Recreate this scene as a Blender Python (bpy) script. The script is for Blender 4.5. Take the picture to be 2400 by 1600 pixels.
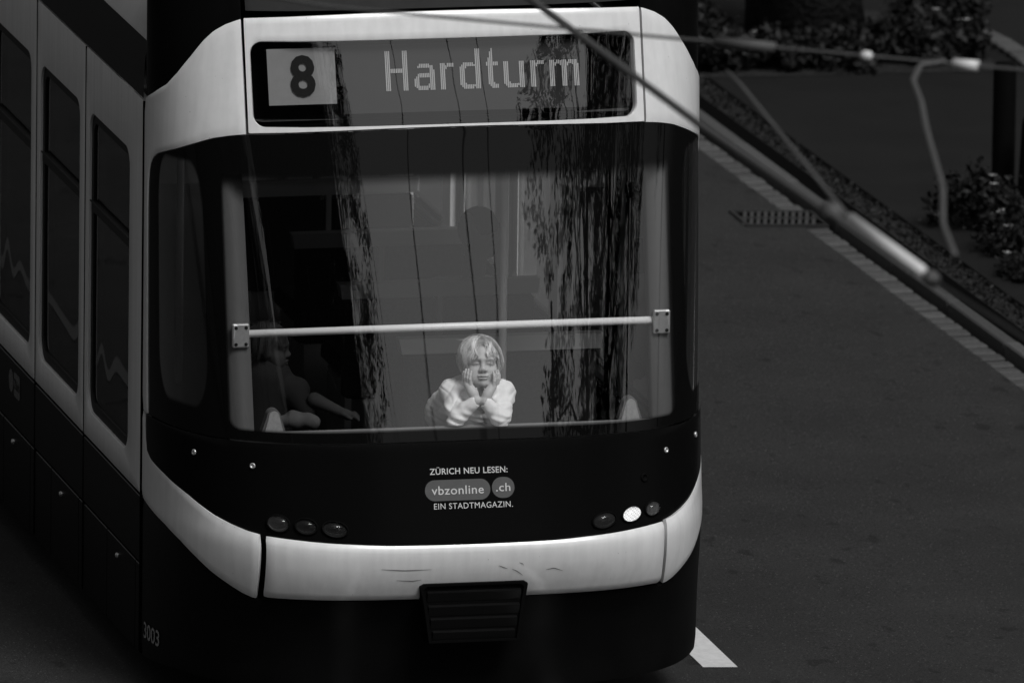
import bpy, math, random
import numpy as np
from mathutils import Matrix, Vector

for _o in list(bpy.data.objects):
    bpy.data.objects.remove(_o, do_unlink=True)
SC = bpy.context.scene
COL = SC.collection
RNG = np.random.default_rng(7)

# ------------------------------------------------------------------ camera
cam_d = bpy.data.cameras.new('camera')
cam = bpy.data.objects.new('camera', cam_d)
COL.objects.link(cam)
SC.camera = cam
R_ = Vector((0.97546497, -0.21978681, 0.01272214))
U_ = Vector((0.03303126, 0.203244, 0.9785708))
F_ = Vector((0.21766266, 0.95414131, -0.20551723))
m3 = Matrix((R_, U_, -F_)).transposed()
cam.matrix_world = Matrix.Translation((-15.4417, -68.5510, 16.4740)) @ m3.to_4x4()
cam_d.sensor_fit = 'HORIZONTAL'
cam_d.sensor_width = 36.0
cam_d.lens = 589.3
cam_d.clip_start = 0.5
cam_d.clip_end = 2500
cam_d.dof.use_dof = True
cam_d.dof.focus_distance = 72.2
cam_d.dof.aperture_fstop = 5.4

# ------------------------------------------------------------------ sky, sun, exposure
world = bpy.data.worlds.new('World')
SC.world = world
world.use_nodes = True
wn, wl = world.node_tree.nodes, world.node_tree.links
wn.clear()
SUN_EL, SUN_AZ = math.radians(53), math.radians(157)      # azimuth clockwise from +Y (behind the tram)
sky = wn.new('ShaderNodeTexSky')
sky.sky_type = 'NISHITA'
sky.sun_disc = False
sky.sun_elevation = SUN_EL
sky.sun_rotation = SUN_AZ
sky.air_density = 1.0
sky.dust_density = 4.0
bw = wn.new('ShaderNodeRGBToBW')
bg = wn.new('ShaderNodeBackground')
bg.inputs['Strength'].default_value = 0.055
wo = wn.new('ShaderNodeOutputWorld')
wl.new(sky.outputs[0], bw.inputs[0])
wl.new(bw.outputs[0], bg.inputs[0])
wl.new(bg.outputs[0], wo.inputs[0])

sun_d = bpy.data.lights.new('sun', 'SUN')
sun_d.energy = 1.5
sun_d.angle = math.radians(22)
sun_d.color = (1, 1, 1)
sun = bpy.data.objects.new('sun', sun_d)
COL.objects.link(sun)
_sd = Vector((math.sin(SUN_AZ) * math.cos(SUN_EL), math.cos(SUN_AZ) * math.cos(SUN_EL), math.sin(SUN_EL)))
sun.rotation_euler = (-_sd).to_track_quat('-Z', 'Y').to_euler()
sun.location = _sd * 60

SC.view_settings.view_transform = 'Standard'
SC.view_settings.look = 'None'
SC.view_settings.gamma = 1.0
SC.view_settings.use_curve_mapping = False
SC.view_settings.exposure = 0.38
SC.cycles.use_denoising = True
SC.cycles.max_bounces = 8
SC.cycles.transparent_max_bounces = 12
SC.cycles.sample_clamp_indirect = 6.0

# ------------------------------------------------------------------ helpers
def mat(name, v, rough=0.5, spec=0.5, metal=0.0, noise=None, bump=None, emit=0.0, coat=0.0, attr=None, rnd=0.0):
    """grey principled material; noise=(scale, amount[, detail]); bump=(scale, strength, dist)"""
    m = bpy.data.materials.new(name)
    m.use_nodes = True
    n, l = m.node_tree.nodes, m.node_tree.links
    p = n['Principled BSDF']
    p.inputs['Base Color'].default_value = (v, v, v, 1)
    p.inputs['Roughness'].default_value = rough
    p.inputs['Specular IOR Level'].default_value = spec
    p.inputs['Metallic'].default_value = metal
    p.inputs['Coat Weight'].default_value = coat
    p.inputs['Coat Roughness'].default_value = 0.08
    tc = None
    cur = None
    if noise or bump or rnd:
        tc = n.new('ShaderNodeTexCoord')
    if noise:
        t = n.new('ShaderNodeTexNoise')
        t.inputs['Scale'].default_value = noise[0]
        t.inputs['Detail'].default_value = noise[2] if len(noise) > 2 else 6
        t.inputs['Roughness'].default_value = 0.65
        l.new(tc.outputs['Object'], t.inputs['Vector'])
        mr = n.new('ShaderNodeMapRange')
        mr.inputs['From Min'].default_value = 0.25
        mr.inputs['From Max'].default_value = 0.75
        mr.inputs['To Min'].default_value = v * (1 - noise[1])
        mr.inputs['To Max'].default_value = v * (1 + noise[1])
        l.new(t.outputs['Fac'], mr.inputs['Value'])
        cur = mr.outputs['Result']
    if attr:
        a = n.new('ShaderNodeAttribute')
        a.attribute_name = attr
        if cur is None:
            cur = a.outputs['Fac']
            mm = n.new('ShaderNodeMath'); mm.operation = 'MULTIPLY'
            mm.inputs[1].default_value = v
            l.new(cur, mm.inputs[0]); cur = mm.outputs[0]
        else:
            mm = n.new('ShaderNodeMath'); mm.operation = 'MULTIPLY'
            l.new(cur, mm.inputs[0]); l.new(a.outputs['Fac'], mm.inputs[1]); cur = mm.outputs[0]
    if rnd:
        oi = n.new('ShaderNodeObjectInfo')
        mr2 = n.new('ShaderNodeMapRange')
        mr2.inputs['To Min'].default_value = 1 - rnd
        mr2.inputs['To Max'].default_value = 1 + rnd
        l.new(oi.outputs['Random'], mr2.inputs['Value'])
        mm = n.new('ShaderNodeMath'); mm.operation = 'MULTIPLY'
        if cur is None:
            mm.inputs[1].default_value = v
            l.new(mr2.outputs['Result'], mm.inputs[0])
        else:
            l.new(cur, mm.inputs[0]); l.new(mr2.outputs['Result'], mm.inputs[1])
        cur = mm.outputs[0]
    if cur is not None:
        l.new(cur, p.inputs['Base Color'])
    if bump:
        t = n.new('ShaderNodeTexNoise')
        t.inputs['Scale'].default_value = bump[0]
        t.inputs['Detail'].default_value = 4
        l.new(tc.outputs['Object'], t.inputs['Vector'])
        b = n.new('ShaderNodeBump')
        b.inputs['Strength'].default_value = bump[1]
        b.inputs['Distance'].default_value = bump[2]
        l.new(t.outputs['Fac'], b.inputs['Height'])
        l.new(b.outputs[0], p.inputs['Normal'])
    if emit:
        p.inputs['Emission Color'].default_value = (1, 1, 1, 1)
        p.inputs['Emission Strength'].default_value = emit
    return m

def obj(name, V, Fc, material=None, parent=None, smooth=False, attrs=None):
    me = bpy.data.meshes.new(name)
    V = np.asarray(V, float)
    if isinstance(Fc, np.ndarray):
        Fc = Fc.tolist()
    me.from_pydata(V.tolist(), [], Fc)
    if smooth:
        me.polygons.foreach_set('use_smooth', [True] * len(me.polygons))
    if attrs:
        for k, a in attrs.items():
            at = me.attributes.new(k, 'FLOAT', 'POINT')
            at.data.foreach_set('value', np.asarray(a, np.float32))
    if material:
        me.materials.append(material)
    me.update()
    o = bpy.data.objects.new(name, me)
    COL.objects.link(o)
    if parent is not None:
        o.parent = parent
    return o

def sharp(o, ang=35):
    """smooth shading with hard edges kept above the angle"""
    me = o.data
    me.polygons.foreach_set('use_smooth', [True] * len(me.polygons))
    try:
        me.set_sharp_from_angle(angle=math.radians(ang))
    except Exception:
        pass
    return o

def empty(name, loc=(0, 0, 0)):
    o = bpy.data.objects.new(name, None)
    o.location = loc
    o.empty_display_size = 0.2
    COL.objects.link(o)
    return o

def tag(o, label=None, cat=None, group=None, kind=None):
    if label: o['label'] = label
    if cat: o['category'] = cat
    if group: o['group'] = group
    if kind: o['kind'] = kind
    return o

class MB:
    """collects shapes into one mesh"""
    def __init__(s): s.V = []; s.F = []; s.n = 0
    def add(s, V, F):
        V = np.asarray(V, float)
        s.V.append(V); s.F += [[i + s.n for i in f] for f in F]; s.n += len(V)
        return s
    def box(s, lo, hi, bev=0.0):
        lo = np.array(lo, float); hi = np.array(hi, float)
        if bev <= 0:
            V = [(x, y, z) for x in (lo[0], hi[0]) for y in (lo[1], hi[1]) for z in (lo[2], hi[2])]
            F = [(0, 1, 3, 2), (4, 6, 7, 5), (0, 4, 5, 1), (2, 3, 7, 6), (0, 2, 6, 4), (1, 5, 7, 3)]
            return s.add(V, F)
        c = (lo + hi) / 2; h = (hi - lo) / 2; b = min(bev, h.min() * 0.98)
        V = []; idx = {}
        for sx in (-1, 1):
            for sy in (-1, 1):
                for sz in (-1, 1):
                    sg = np.array((sx, sy, sz))
                    for ax in range(3):
                        hh = h - b; hh = hh.copy(); hh[ax] = h[ax]
                        idx[(sx, sy, sz, ax)] = len(V)
                        V.append(c + sg * hh)
        F = []
        for ax in range(3):
            a1, a2 = (ax + 1) % 3, (ax + 2) % 3
            for sg in (-1, 1):
                q = []
                for (p, r) in ((-1, -1), (1, -1), (1, 1), (-1, 1)):
                    k = [0, 0, 0]; k[ax] = sg; k[a1] = p; k[a2] = r
                    q.append(idx[(k[0], k[1], k[2], ax)])
                F.append(q if sg > 0 else q[::-1])
        for ax in range(3):
            a1, a2 = (ax + 1) % 3, (ax + 2) % 3
            for p in (-1, 1):
                for r in (-1, 1):
                    k0 = [0, 0, 0]; k1 = [0, 0, 0]
                    k0[ax] = -1; k1[ax] = 1
                    for k in (k0, k1): k[a1] = p; k[a2] = r
                    q = [idx[(*k0, a1)], idx[(*k1, a1)], idx[(*k1, a2)], idx[(*k0, a2)]]
                    F.append(q if p * r > 0 else q[::-1])
        for sx in (-1, 1):
            for sy in (-1, 1):
                for sz in (-1, 1):
                    q = [idx[(sx, sy, sz, a)] for a in range(3)]
                    F.append(q if sx * sy * sz > 0 else q[::-1])
        return s.add(V, F)
    def tube(s, pts, r, n=10, caps=True):
        pts = np.asarray(pts, float)
        rr = np.broadcast_to(np.asarray(r, float), (len(pts),))
        T = np.gradient(pts, axis=0); T /= np.linalg.norm(T, axis=1)[:, None] + 1e-12
        ref = np.array((0, 0, 1.0)) if abs(T[0][2]) < 0.9 else np.array((1.0, 0, 0))
        V = []
        a = np.arange(n) / n * 2 * np.pi
        for p, t, q in zip(pts, T, rr):
            u = np.cross(t, ref); u /= np.linalg.norm(u) + 1e-12
            w = np.cross(t, u)
            V += [p + q * (math.cos(x) * u + math.sin(x) * w) for x in a]
        F = []
        for i in range(len(pts) - 1):
            for j in range(n):
                k = (j + 1) % n
                F.append((i * n + j, i * n + k, (i + 1) * n + k, (i + 1) * n + j))
        if caps:
            F.append(list(range(n))[::-1]); F.append([(len(pts) - 1) * n + j for j in range(n)])
        return s.add(V, F)
    def lathe(s, prof, n=24, M=None):
        """prof: list of (r, h) turned about z, then moved by M"""
        V = []; F = []
        a = np.arange(n) / n * 2 * np.pi
        for r, h in prof:
            V += [(r * math.cos(x), r * math.sin(x), h) for x in a]
        for i in range(len(prof) - 1):
            for j in range(n):
                k = (j + 1) % n
                F.append((i * n + j, i * n + k, (i + 1) * n + k, (i + 1) * n + j))
        V = np.array(V)
        if M is not None:
            V = np.array([M @ Vector(v) for v in V])
        return s.add(V, F)
    def build(s, name, material, parent=None, smooth=False, sh=None):
        o = obj(name, np.concatenate(s.V), s.F, material, parent, smooth)
        if sh: sharp(o, sh)
        return o

def grid_faces(nu, nv, off=0, flip=False):
    i, j = np.meshgrid(np.arange(nu - 1), np.arange(nv - 1), indexing='ij')
    a = (i * nv + j + off).ravel(); b = a + nv
    f = np.stack([a, b, b + 1, a + 1], 1)
    return f[:, ::-1] if flip else f

# ------------------------------------------------------------------ nose surface of the tram
HW, YB, EX = 1.222, 0.97, 4.1
KK = math.sqrt(1 - (0.88 / HW) ** EX)
ZS = np.array([0.0, .3, .55, .62, .70, .78, .85, .92, 1.2, 1.75])
YSL = np.array([.19, .155, .092, .058, .024, .004, .003, .034, .12, .245])
def herm(xs, vs, x):
    d = np.gradient(vs, xs)
    i = np.clip(np.searchsorted(xs, x) - 1, 0, len(xs) - 2); h = xs[i + 1] - xs[i]; t = (x - xs[i]) / h
    return (2*t**3-3*t*t+1)*vs[i]+(t**3-2*t*t+t)*h*d[i]+(-2*t**3+3*t*t)*vs[i+1]+(t**3-t*t)*h*d[i+1]
def ysL(z): return herm(ZS, YSL, np.asarray(z, float))
def ysU(z):
    z = np.asarray(z, float); return .125 + .215 * (z - 1.2) + .018 * (z - 1.2) * np.abs(z - 1.2)
def u_of_x(x):
    return np.degrees(np.arcsin(np.clip((np.abs(x) / HW) ** (EX / 2), 0, 1))) * np.sign(x)
def nose(u, z, prof=ysU, off=0.0):
    """point on the nose at plan angle u (degrees, 0 centre, +-90 at the body joint) and height z, moved out by off"""
    u = np.asarray(u, float); z = np.asarray(z, float)
    t = np.radians(np.abs(u)); sg = np.where(u < 0, -1.0, 1.0)
    b = (YB - prof(z)) / KK
    x = sg * HW * np.sin(t) ** (2 / EX)
    y = YB - b * np.cos(t)
    db = -(prof(z + 1e-3) - prof(z - 1e-3)) / 2e-3 / KK
    nx = EX * np.abs(x) ** (EX - 1) / HW ** EX * sg
    ny = -2 * (YB - y) / b ** 2
    nz = -2 * (YB - y) ** 2 / b ** 3 * db
    N = np.stack(np.broadcast_arrays(nx, ny, nz), -1)
    N /= np.linalg.norm(N, axis=-1)[..., None]
    P = np.stack(np.broadcast_arrays(x, y, z), -1)
    return P + N * np.asarray(off, float)[..., None]
def nose_x(x, z, prof=ysU, off=0.0): return nose(u_of_x(np.asarray(x, float)), z, prof, off)

def interp(tab):
    a = np.array(sorted(tab))
    return lambda u: np.interp(u, a[:, 0], a[:, 1])

def patch(name, us, zlo, zhi, nz, material, parent, prof=ysU, off=0.0, thick=0.025, round_=0.004):
    """a panel of the nose between the curves zlo(u) and zhi(u), with thickness and eased edges"""
    us = np.asarray(us, float)
    lo, hi = zlo(us), zhi(us)
    v = np.linspace(0, 1, nz)
    Z = lo[:, None] + (hi - lo)[:, None] * v[None, :]
    U = np.repeat(us[:, None], nz, 1)
    D = np.full_like(Z, off)
    D[0, :] -= round_; D[-1, :] -= round_; D[:, 0] -= round_; D[:, -1] -= round_
    Po = nose(U, Z, prof, D).reshape(-1, 3)
    Pi = nose(U, Z, prof, off - thick).reshape(-1, 3)
    nu = len(us); n = nu * nz
    F = grid_faces(nu, nz).tolist() + grid_faces(nu, nz, n, True).tolist()
    def rim(ids, fl):
        for a, b in zip(ids[:-1], ids[1:]):
            q = [a, b, b + n, a + n]
            F.append(q[::-1] if fl else q)
    rim([i * nz for i in range(nu)], True); rim([i * nz + nz - 1 for i in range(nu)], False)
    rim(list(range(nz)), False); rim([(nu - 1) * nz + j for j in range(nz)], True)
    o = obj(name, np.concatenate([Po, Pi]), F, material, parent)
    return sharp(o, 40)

def rrect(cx, cz, hx, hz, r, nc=8, ne=10):
    P = []
    for k, (sx, sz) in enumerate(((1, 1), (-1, 1), (-1, -1), (1, -1))):
        a0 = k * 90
        for i in range(nc + 1):
            a = math.radians(a0 + 90 * i / nc)
            P.append((cx + sx * (hx - r) + r * math.cos(a), cz + sz * (hz - r) + r * math.sin(a)))
        nx_ = ((-1, 1), (-1, -1), (1, -1), (1, 1))[k]
        a = math.radians(a0 + 90)
        p0 = P[-1]; p1 = (cx + nx_[0] * (hx - r) + r * math.cos(a), cz + nx_[1] * (hz - r) + r * math.sin(a))
        for i in range(1, ne):
            f = i / ne
            P.append((p0[0] + (p1[0] - p0[0]) * f, p0[1] + (p1[1] - p0[1]) * f))
    return np.array(P)

def ring_panel(name, inner, outer, fn, depth, material, parent, rings=4, lip=0.003):
    """panel with a hole: fn(a, b, off) maps the flat outline onto the surface"""
    N = len(inner); L = []
    L.append(fn(outer[:, 0], outer[:, 1], -depth))
    L.append(fn(outer[:, 0], outer[:, 1], -lip))
    for k in range(rings + 1):
        f = 0.04 + 0.92 * k / rings
        q = outer + (inner - outer) * f
        L.append(fn(q[:, 0], q[:, 1], 0.0))
    L.append(fn(inner[:, 0], inner[:, 1], -lip))
    L.append(fn(inner[:, 0], inner[:, 1], -depth))
    V = np.concatenate(L); F = []
    for k in range(len(L) - 1):
        for j in range(N):
            i = (j + 1) % N
            F.append((k * N + j, k * N + i, (k + 1) * N + i, (k + 1) * N + j))
    o = obj(name, V, F, material, parent)
    return sharp(o, 40)

def text_mesh(s, size, bold=0.0, spacing=1.0):
    """flat outline of a string as vertices (x, z) and faces, from the built-in font; origin at its left baseline"""
    c = bpy.data.curves.new('lettering', 'FONT')
    c.body = s; c.size = size; c.offset = bold; c.space_character = spacing
    c.resolution_u = 3
    t = bpy.data.objects.new('lettering', c)
    COL.objects.link(t)
    bpy.context.view_layer.update()
    me = bpy.data.meshes.new_from_object(t.evaluated_get(bpy.context.evaluated_depsgraph_get()))
    V = np.array([v.co[:] for v in me.vertices]); F = [list(p.vertices) for p in me.polygons]
    bpy.data.objects.remove(t); bpy.data.curves.remove(c); bpy.data.meshes.remove(me)
    return V[:, :2], F

def fit(V, x0, x1, z0, z1):
    lo, hi = V.min(0), V.max(0)
    s = (V - lo) / (hi - lo)
    return np.stack([x0 + s[:, 0] * (x1 - x0), z0 + s[:, 1] * (z1 - z0)], 1)

# ------------------------------------------------------------------ signed-distance modelling for bodies
class SDF:
    def __init__(s, lo, hi, h):
        s.lo = np.array(lo, float); s.h = h
        s.n = np.ceil((np.array(hi) - s.lo) / h).astype(int) + 1
        s.f = np.full(s.n, 0.5, np.float32)
    def blk(s, lo, hi, pad):
        a = np.clip(np.floor((np.array(lo) - pad - s.lo) / s.h).astype(int), 0, s.n)
        b = np.clip(np.ceil((np.array(hi) + pad - s.lo) / s.h).astype(int) + 1, 0, s.n)
        sl = tuple(slice(i, j) for i, j in zip(a, b))
        g = np.meshgrid(*[s.lo[k] + s.h * np.arange(a[k], b[k]) for k in range(3)], indexing='ij')
        return sl, np.stack(g, -1).astype(np.float32)
    def put(s, sl, d, k, sub=False):
        f = s.f[sl]
        if sub:
            s.f[sl] = _smax(f, -d, k)
        elif k > 0:
            h = np.clip(0.5 + 0.5 * (f - d) / k, 0, 1)
            s.f[sl] = f * (1 - h) + d * h - k * h * (1 - h)
        else:
            s.f[sl] = np.minimum(f, d)
    def ell(s, c, r, k=0.01, R=None, sub=False):
        c = np.array(c, float); r = np.array(r, float); m = r.max()
        sl, P = s.blk(c - m, c + m, 3 * k + 2 * s.h)
        if P.size == 0: return
        Q = P - c.astype(np.float32)
        if R is not None: Q = Q @ np.asarray(R, np.float32)
        rr = r.astype(np.float32)
        k0 = np.linalg.norm(Q / rr, axis=-1); k1 = np.linalg.norm(Q / rr ** 2, axis=-1) + 1e-9
        s.put(sl, k0 * (k0 - 1) / k1, k, sub)
    def cap(s, a, b, ra, rb, k=0.01, sub=False):
        a = np.array(a, float); b = np.array(b, float); m = max(ra, rb)
        sl, P = s.blk(np.minimum(a, b) - m, np.maximum(a, b) + m, 3 * k + 2 * s.h)
        if P.size == 0: return
        ba = (b - a).astype(np.float32)
        t = np.clip(((P - a.astype(np.float32)) @ ba) / (ba @ ba + 1e-12), 0, 1)
        d = np.linalg.norm(P - a.astype(np.float32) - t[..., None] * ba, axis=-1) - (ra + (rb - ra) * t)
        s.put(sl, d, k, sub)
    def chain(s, pts, rs, k=0.006, k0=None):
        for i in range(len(pts) - 1):
            s.cap(pts[i], pts[i + 1], rs[i], rs[i + 1], k0 if (k0 and i == 0) else k)
    def mesh(s):
        f = s.f; neg = f < 0
        c = np.zeros(np.array(f.shape) - 1, np.int8)
        for dx in (0, 1):
            for dy in (0, 1):
                for dz in (0, 1):
                    c += neg[dx:f.shape[0]-1+dx, dy:f.shape[1]-1+dy, dz:f.shape[2]-1+dz]
        act = (c > 0) & (c < 8)
        I = np.argwhere(act)
        ids = np.full(act.shape, -1, np.int64); ids[act] = np.arange(len(I))
        S = np.zeros((len(I), 3)); W = np.zeros(len(I))
        cs = [np.array((x, y, z)) for x in (0, 1) for y in (0, 1) for z in (0, 1)]
        val = {tuple(q): f[I[:, 0]+q[0], I[:, 1]+q[1], I[:, 2]+q[2]] for q in cs}
        for q in cs:
            for ax in range(3):
                if q[ax] == 0:
                    r = q.copy(); r[ax] = 1
                    va, vb = val[tuple(q)], val[tuple(r)]
                    m = (va < 0) != (vb < 0)
                    t = np.where(m, va / (va - vb + 1e-12), 0)
                    p = q[None, :] + np.zeros((len(I), 3)); p[:, ax] = t
                    S += p * m[:, None]; W += m
        V = s.lo + s.h * (I + S / np.maximum(W, 1)[:, None])
        Fs = []
        for ax in range(3):
            a1, a2 = (ax + 1) % 3, (ax + 2) % 3
            sl0 = [slice(None)] * 3; sl1 = [slice(None)] * 3
            sl0[ax] = slice(0, -1); sl1[ax] = slice(1, None)
            A, B = neg[tuple(sl0)], neg[tuple(sl1)]
            E = np.argwhere(A != B)
            ok = (E[:, a1] > 0) & (E[:, a2] > 0) & (E[:, a1] < f.shape[a1]-1) & (E[:, a2] < f.shape[a2]-1)
            E = E[ok]
            if len(E) == 0: continue
            e1 = np.zeros(3, int); e1[a1] = 1; e2 = np.zeros(3, int); e2[a2] = 1
            q = [ids[tuple((E - d).T)] for d in (e1*0, e1, e1+e2, e2)]
            Q = np.stack(q, 1)
            fl = A[tuple(E.T)]
            Q[~fl] = Q[~fl][:, ::-1]
            Fs.append(Q)
        return V, np.concatenate(Fs)

def _smax(a, b, k):
    if k <= 0: return np.maximum(a, b)
    h = np.clip(0.5 - 0.5 * (a - b) / k, 0, 1)
    return a * (1 - h) + b * h + k * h * (1 - h)

# ------------------------------------------------------------------ materials
M = {}
def streaks(m, amt):
    n, l = m.node_tree.nodes, m.node_tree.links
    p = n['Principled BSDF']; src = p.inputs['Base Color'].links[0].from_socket
    tc = n.new('ShaderNodeTexCoord'); mp = n.new('ShaderNodeMapping'); mp.inputs['Scale'].default_value = (26, 26, 1.3)
    t = n.new('ShaderNodeTexNoise'); t.inputs['Scale'].default_value = 1.0; t.inputs['Detail'].default_value = 5
    l.new(tc.outputs['Object'], mp.inputs['Vector']); l.new(mp.outputs[0], t.inputs['Vector'])
    r = n.new('ShaderNodeMapRange'); r.inputs['From Min'].default_value = .35; r.inputs['From Max'].default_value = .75
    r.inputs['To Min'].default_value = 1; r.inputs['To Max'].default_value = 1 - amt
    l.new(t.outputs['Fac'], r.inputs['Value'])
    sp = n.new('ShaderNodeTexVoronoi'); sp.inputs['Scale'].default_value = 34          # fly specks and stone chips
    l.new(tc.outputs['Object'], sp.inputs['Vector'])
    lt = n.new('ShaderNodeMath'); lt.operation = 'LESS_THAN'; lt.inputs[1].default_value = .07
    l.new(sp.outputs['Distance'], lt.inputs[0])
    wn_ = n.new('ShaderNodeTexWhiteNoise'); l.new(sp.outputs['Position'], wn_.inputs['Vector'])
    gt = n.new('ShaderNodeMath'); gt.operation = 'GREATER_THAN'; gt.inputs[1].default_value = .86; l.new(wn_.outputs['Value'], gt.inputs[0])
    a = n.new('ShaderNodeMath'); a.operation = 'MULTIPLY'; l.new(lt.outputs[0], a.inputs[0]); l.new(gt.outputs[0], a.inputs[1])
    b = n.new('ShaderNodeMath'); b.operation = 'MULTIPLY_ADD'; b.inputs[1].default_value = -.5; b.inputs[2].default_value = 1; l.new(a.outputs[0], b.inputs[0])
    m1 = n.new('ShaderNodeMath'); m1.operation = 'MULTIPLY'; l.new(src, m1.inputs[0]); l.new(r.outputs['Result'], m1.inputs[1])
    m2 = n.new('ShaderNodeMath'); m2.operation = 'MULTIPLY'; l.new(m1.outputs[0], m2.inputs[0]); l.new(b.outputs[0], m2.inputs[1])
    l.new(m2.outputs[0], p.inputs['Base Color'])
    return m
M['white'] = streaks(mat('white_paint', .80, .30, .5, noise=(9, .05), coat=.35), .10)
M['white_side'] = streaks(mat('pale_body_paint', .80, .32, .5, noise=(7, .05), coat=.3), .14)
M['mask'] = mat('black_gloss_mask', .004, .16, .032)
M['black'] = mat('black_paint', .005, .35, .07, noise=(4, .3))
M['black_matt'] = mat('black_plastic', .0035, .7, .04)
M['void'] = mat('dark_backing', .003, .9, .0)
M['roofgrey'] = mat('dark_grey_roof', .035, .55, .12, noise=(14, .12))
M['rooflight'] = mat('grey_roof_cover', .50, .5, .3, noise=(12, .06))
M['rubber'] = mat('rubber_seal', .008, .6, .2)
M['metal'] = mat('brushed_metal', .55, .38, .5, metal=.6, noise=(60, .1))
M['rail'] = mat('white_handrail', .85, .3, .5)
M['pillar'] = mat('grey_pillar_trim', .11, .45, .3, noise=(20, .05))
M['interior'] = mat('interior_lining', .09, .7, .2, noise=(5, .15))
M['pillar_in'] = mat('pale_window_pillar', .82, .6, .3)
M['floor_in'] = mat('interior_floor', .03, .6, .3, noise=(50, .3))
M['seat_dark'] = mat('seat_fabric', .03, .9, .1, noise=(120, .35))
M['seat_rim'] = mat('seat_shell', .34, .5, .3)
M['sticker'] = mat('white_lettering', .62, .55, .2)
M['pill'] = mat('grey_sticker', .10, .6, .2, noise=(30, .08))

def glass_mat(name, tint=.80, boost=1.7, attr=None, frit=.004, rough=0.0):
    """thin pane: mirror-like at its Fresnel share, see-through otherwise; frit print where attr is 0"""
    m = bpy.data.materials.new(name); m.use_nodes = True
    n, l = m.node_tree.nodes, m.node_tree.links
    n.clear()
    out = n.new('ShaderNodeOutputMaterial')
    at = n.new('ShaderNodeAttribute'); at.attribute_name = attr or 'clear'
    fr = n.new('ShaderNodeFresnel'); 
    ge = n.new('ShaderNodeNewGeometry'); ir = n.new('ShaderNodeMapRange')      # the same share from either side of a thin pane
    ir.inputs['To Min'].default_value = 1.5; ir.inputs['To Max'].default_value = 1 / 1.5
    l.new(ge.outputs['Backfacing'], ir.inputs['Value']); l.new(ir.outputs['Result'], fr.inputs['IOR'])
    mu = n.new('ShaderNodeMath'); mu.operation = 'MULTIPLY'; mu.inputs[1].default_value = boost; mu.use_clamp = True
    l.new(fr.outputs[0], mu.inputs[0])
    gl = n.new('ShaderNodeBsdfGlossy'); gl.inputs['Roughness'].default_value = rough
    gl.inputs['Color'].default_value = (1, 1, 1, 1)
    tr = n.new('ShaderNodeBsdfTransparent'); tr.inputs['Color'].default_value = (tint, tint, tint, 1)
    base = tr.outputs[0]
    if attr:
        # printed areas mirror with their front face only, clear ones with every face of the laminate
        bo = n.new('ShaderNodeMapRange'); bo.inputs['To Min'].default_value = boost * .16; bo.inputs['To Max'].default_value = boost
        l.new(at.outputs['Fac'], bo.inputs['Value']); l.new(bo.outputs['Result'], mu.inputs[1])
        df = n.new('ShaderNodeBsdfDiffuse'); df.inputs['Color'].default_value = (frit, frit, frit, 1)
        mx = n.new('ShaderNodeMixShader')
        l.new(at.outputs['Fac'], mx.inputs[0]); l.new(df.outputs[0], mx.inputs[1]); l.new(tr.outputs[0], mx.inputs[2])
        base = mx.outputs[0]
    ms = n.new('ShaderNodeMixShader')
    l.new(mu.outputs[0], ms.inputs[0]); l.new(base, ms.inputs[1]); l.new(gl.outputs[0], ms.inputs[2])
    l.new(ms.outputs[0], out.inputs['Surface'])
    return m
M['windscreen'] = glass_mat('windscreen_glass', .97, 2.5, 'clear')
M['glass'] = glass_mat('window_glass', .12, .7)
M['added_clear_glass'] = glass_mat('added_clear_window_glass', .9, .8)  # clearer panes added deep on the right to brighten the cabin
M['display_glass'] = glass_mat('display_glass', .85, 2.2)

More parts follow.
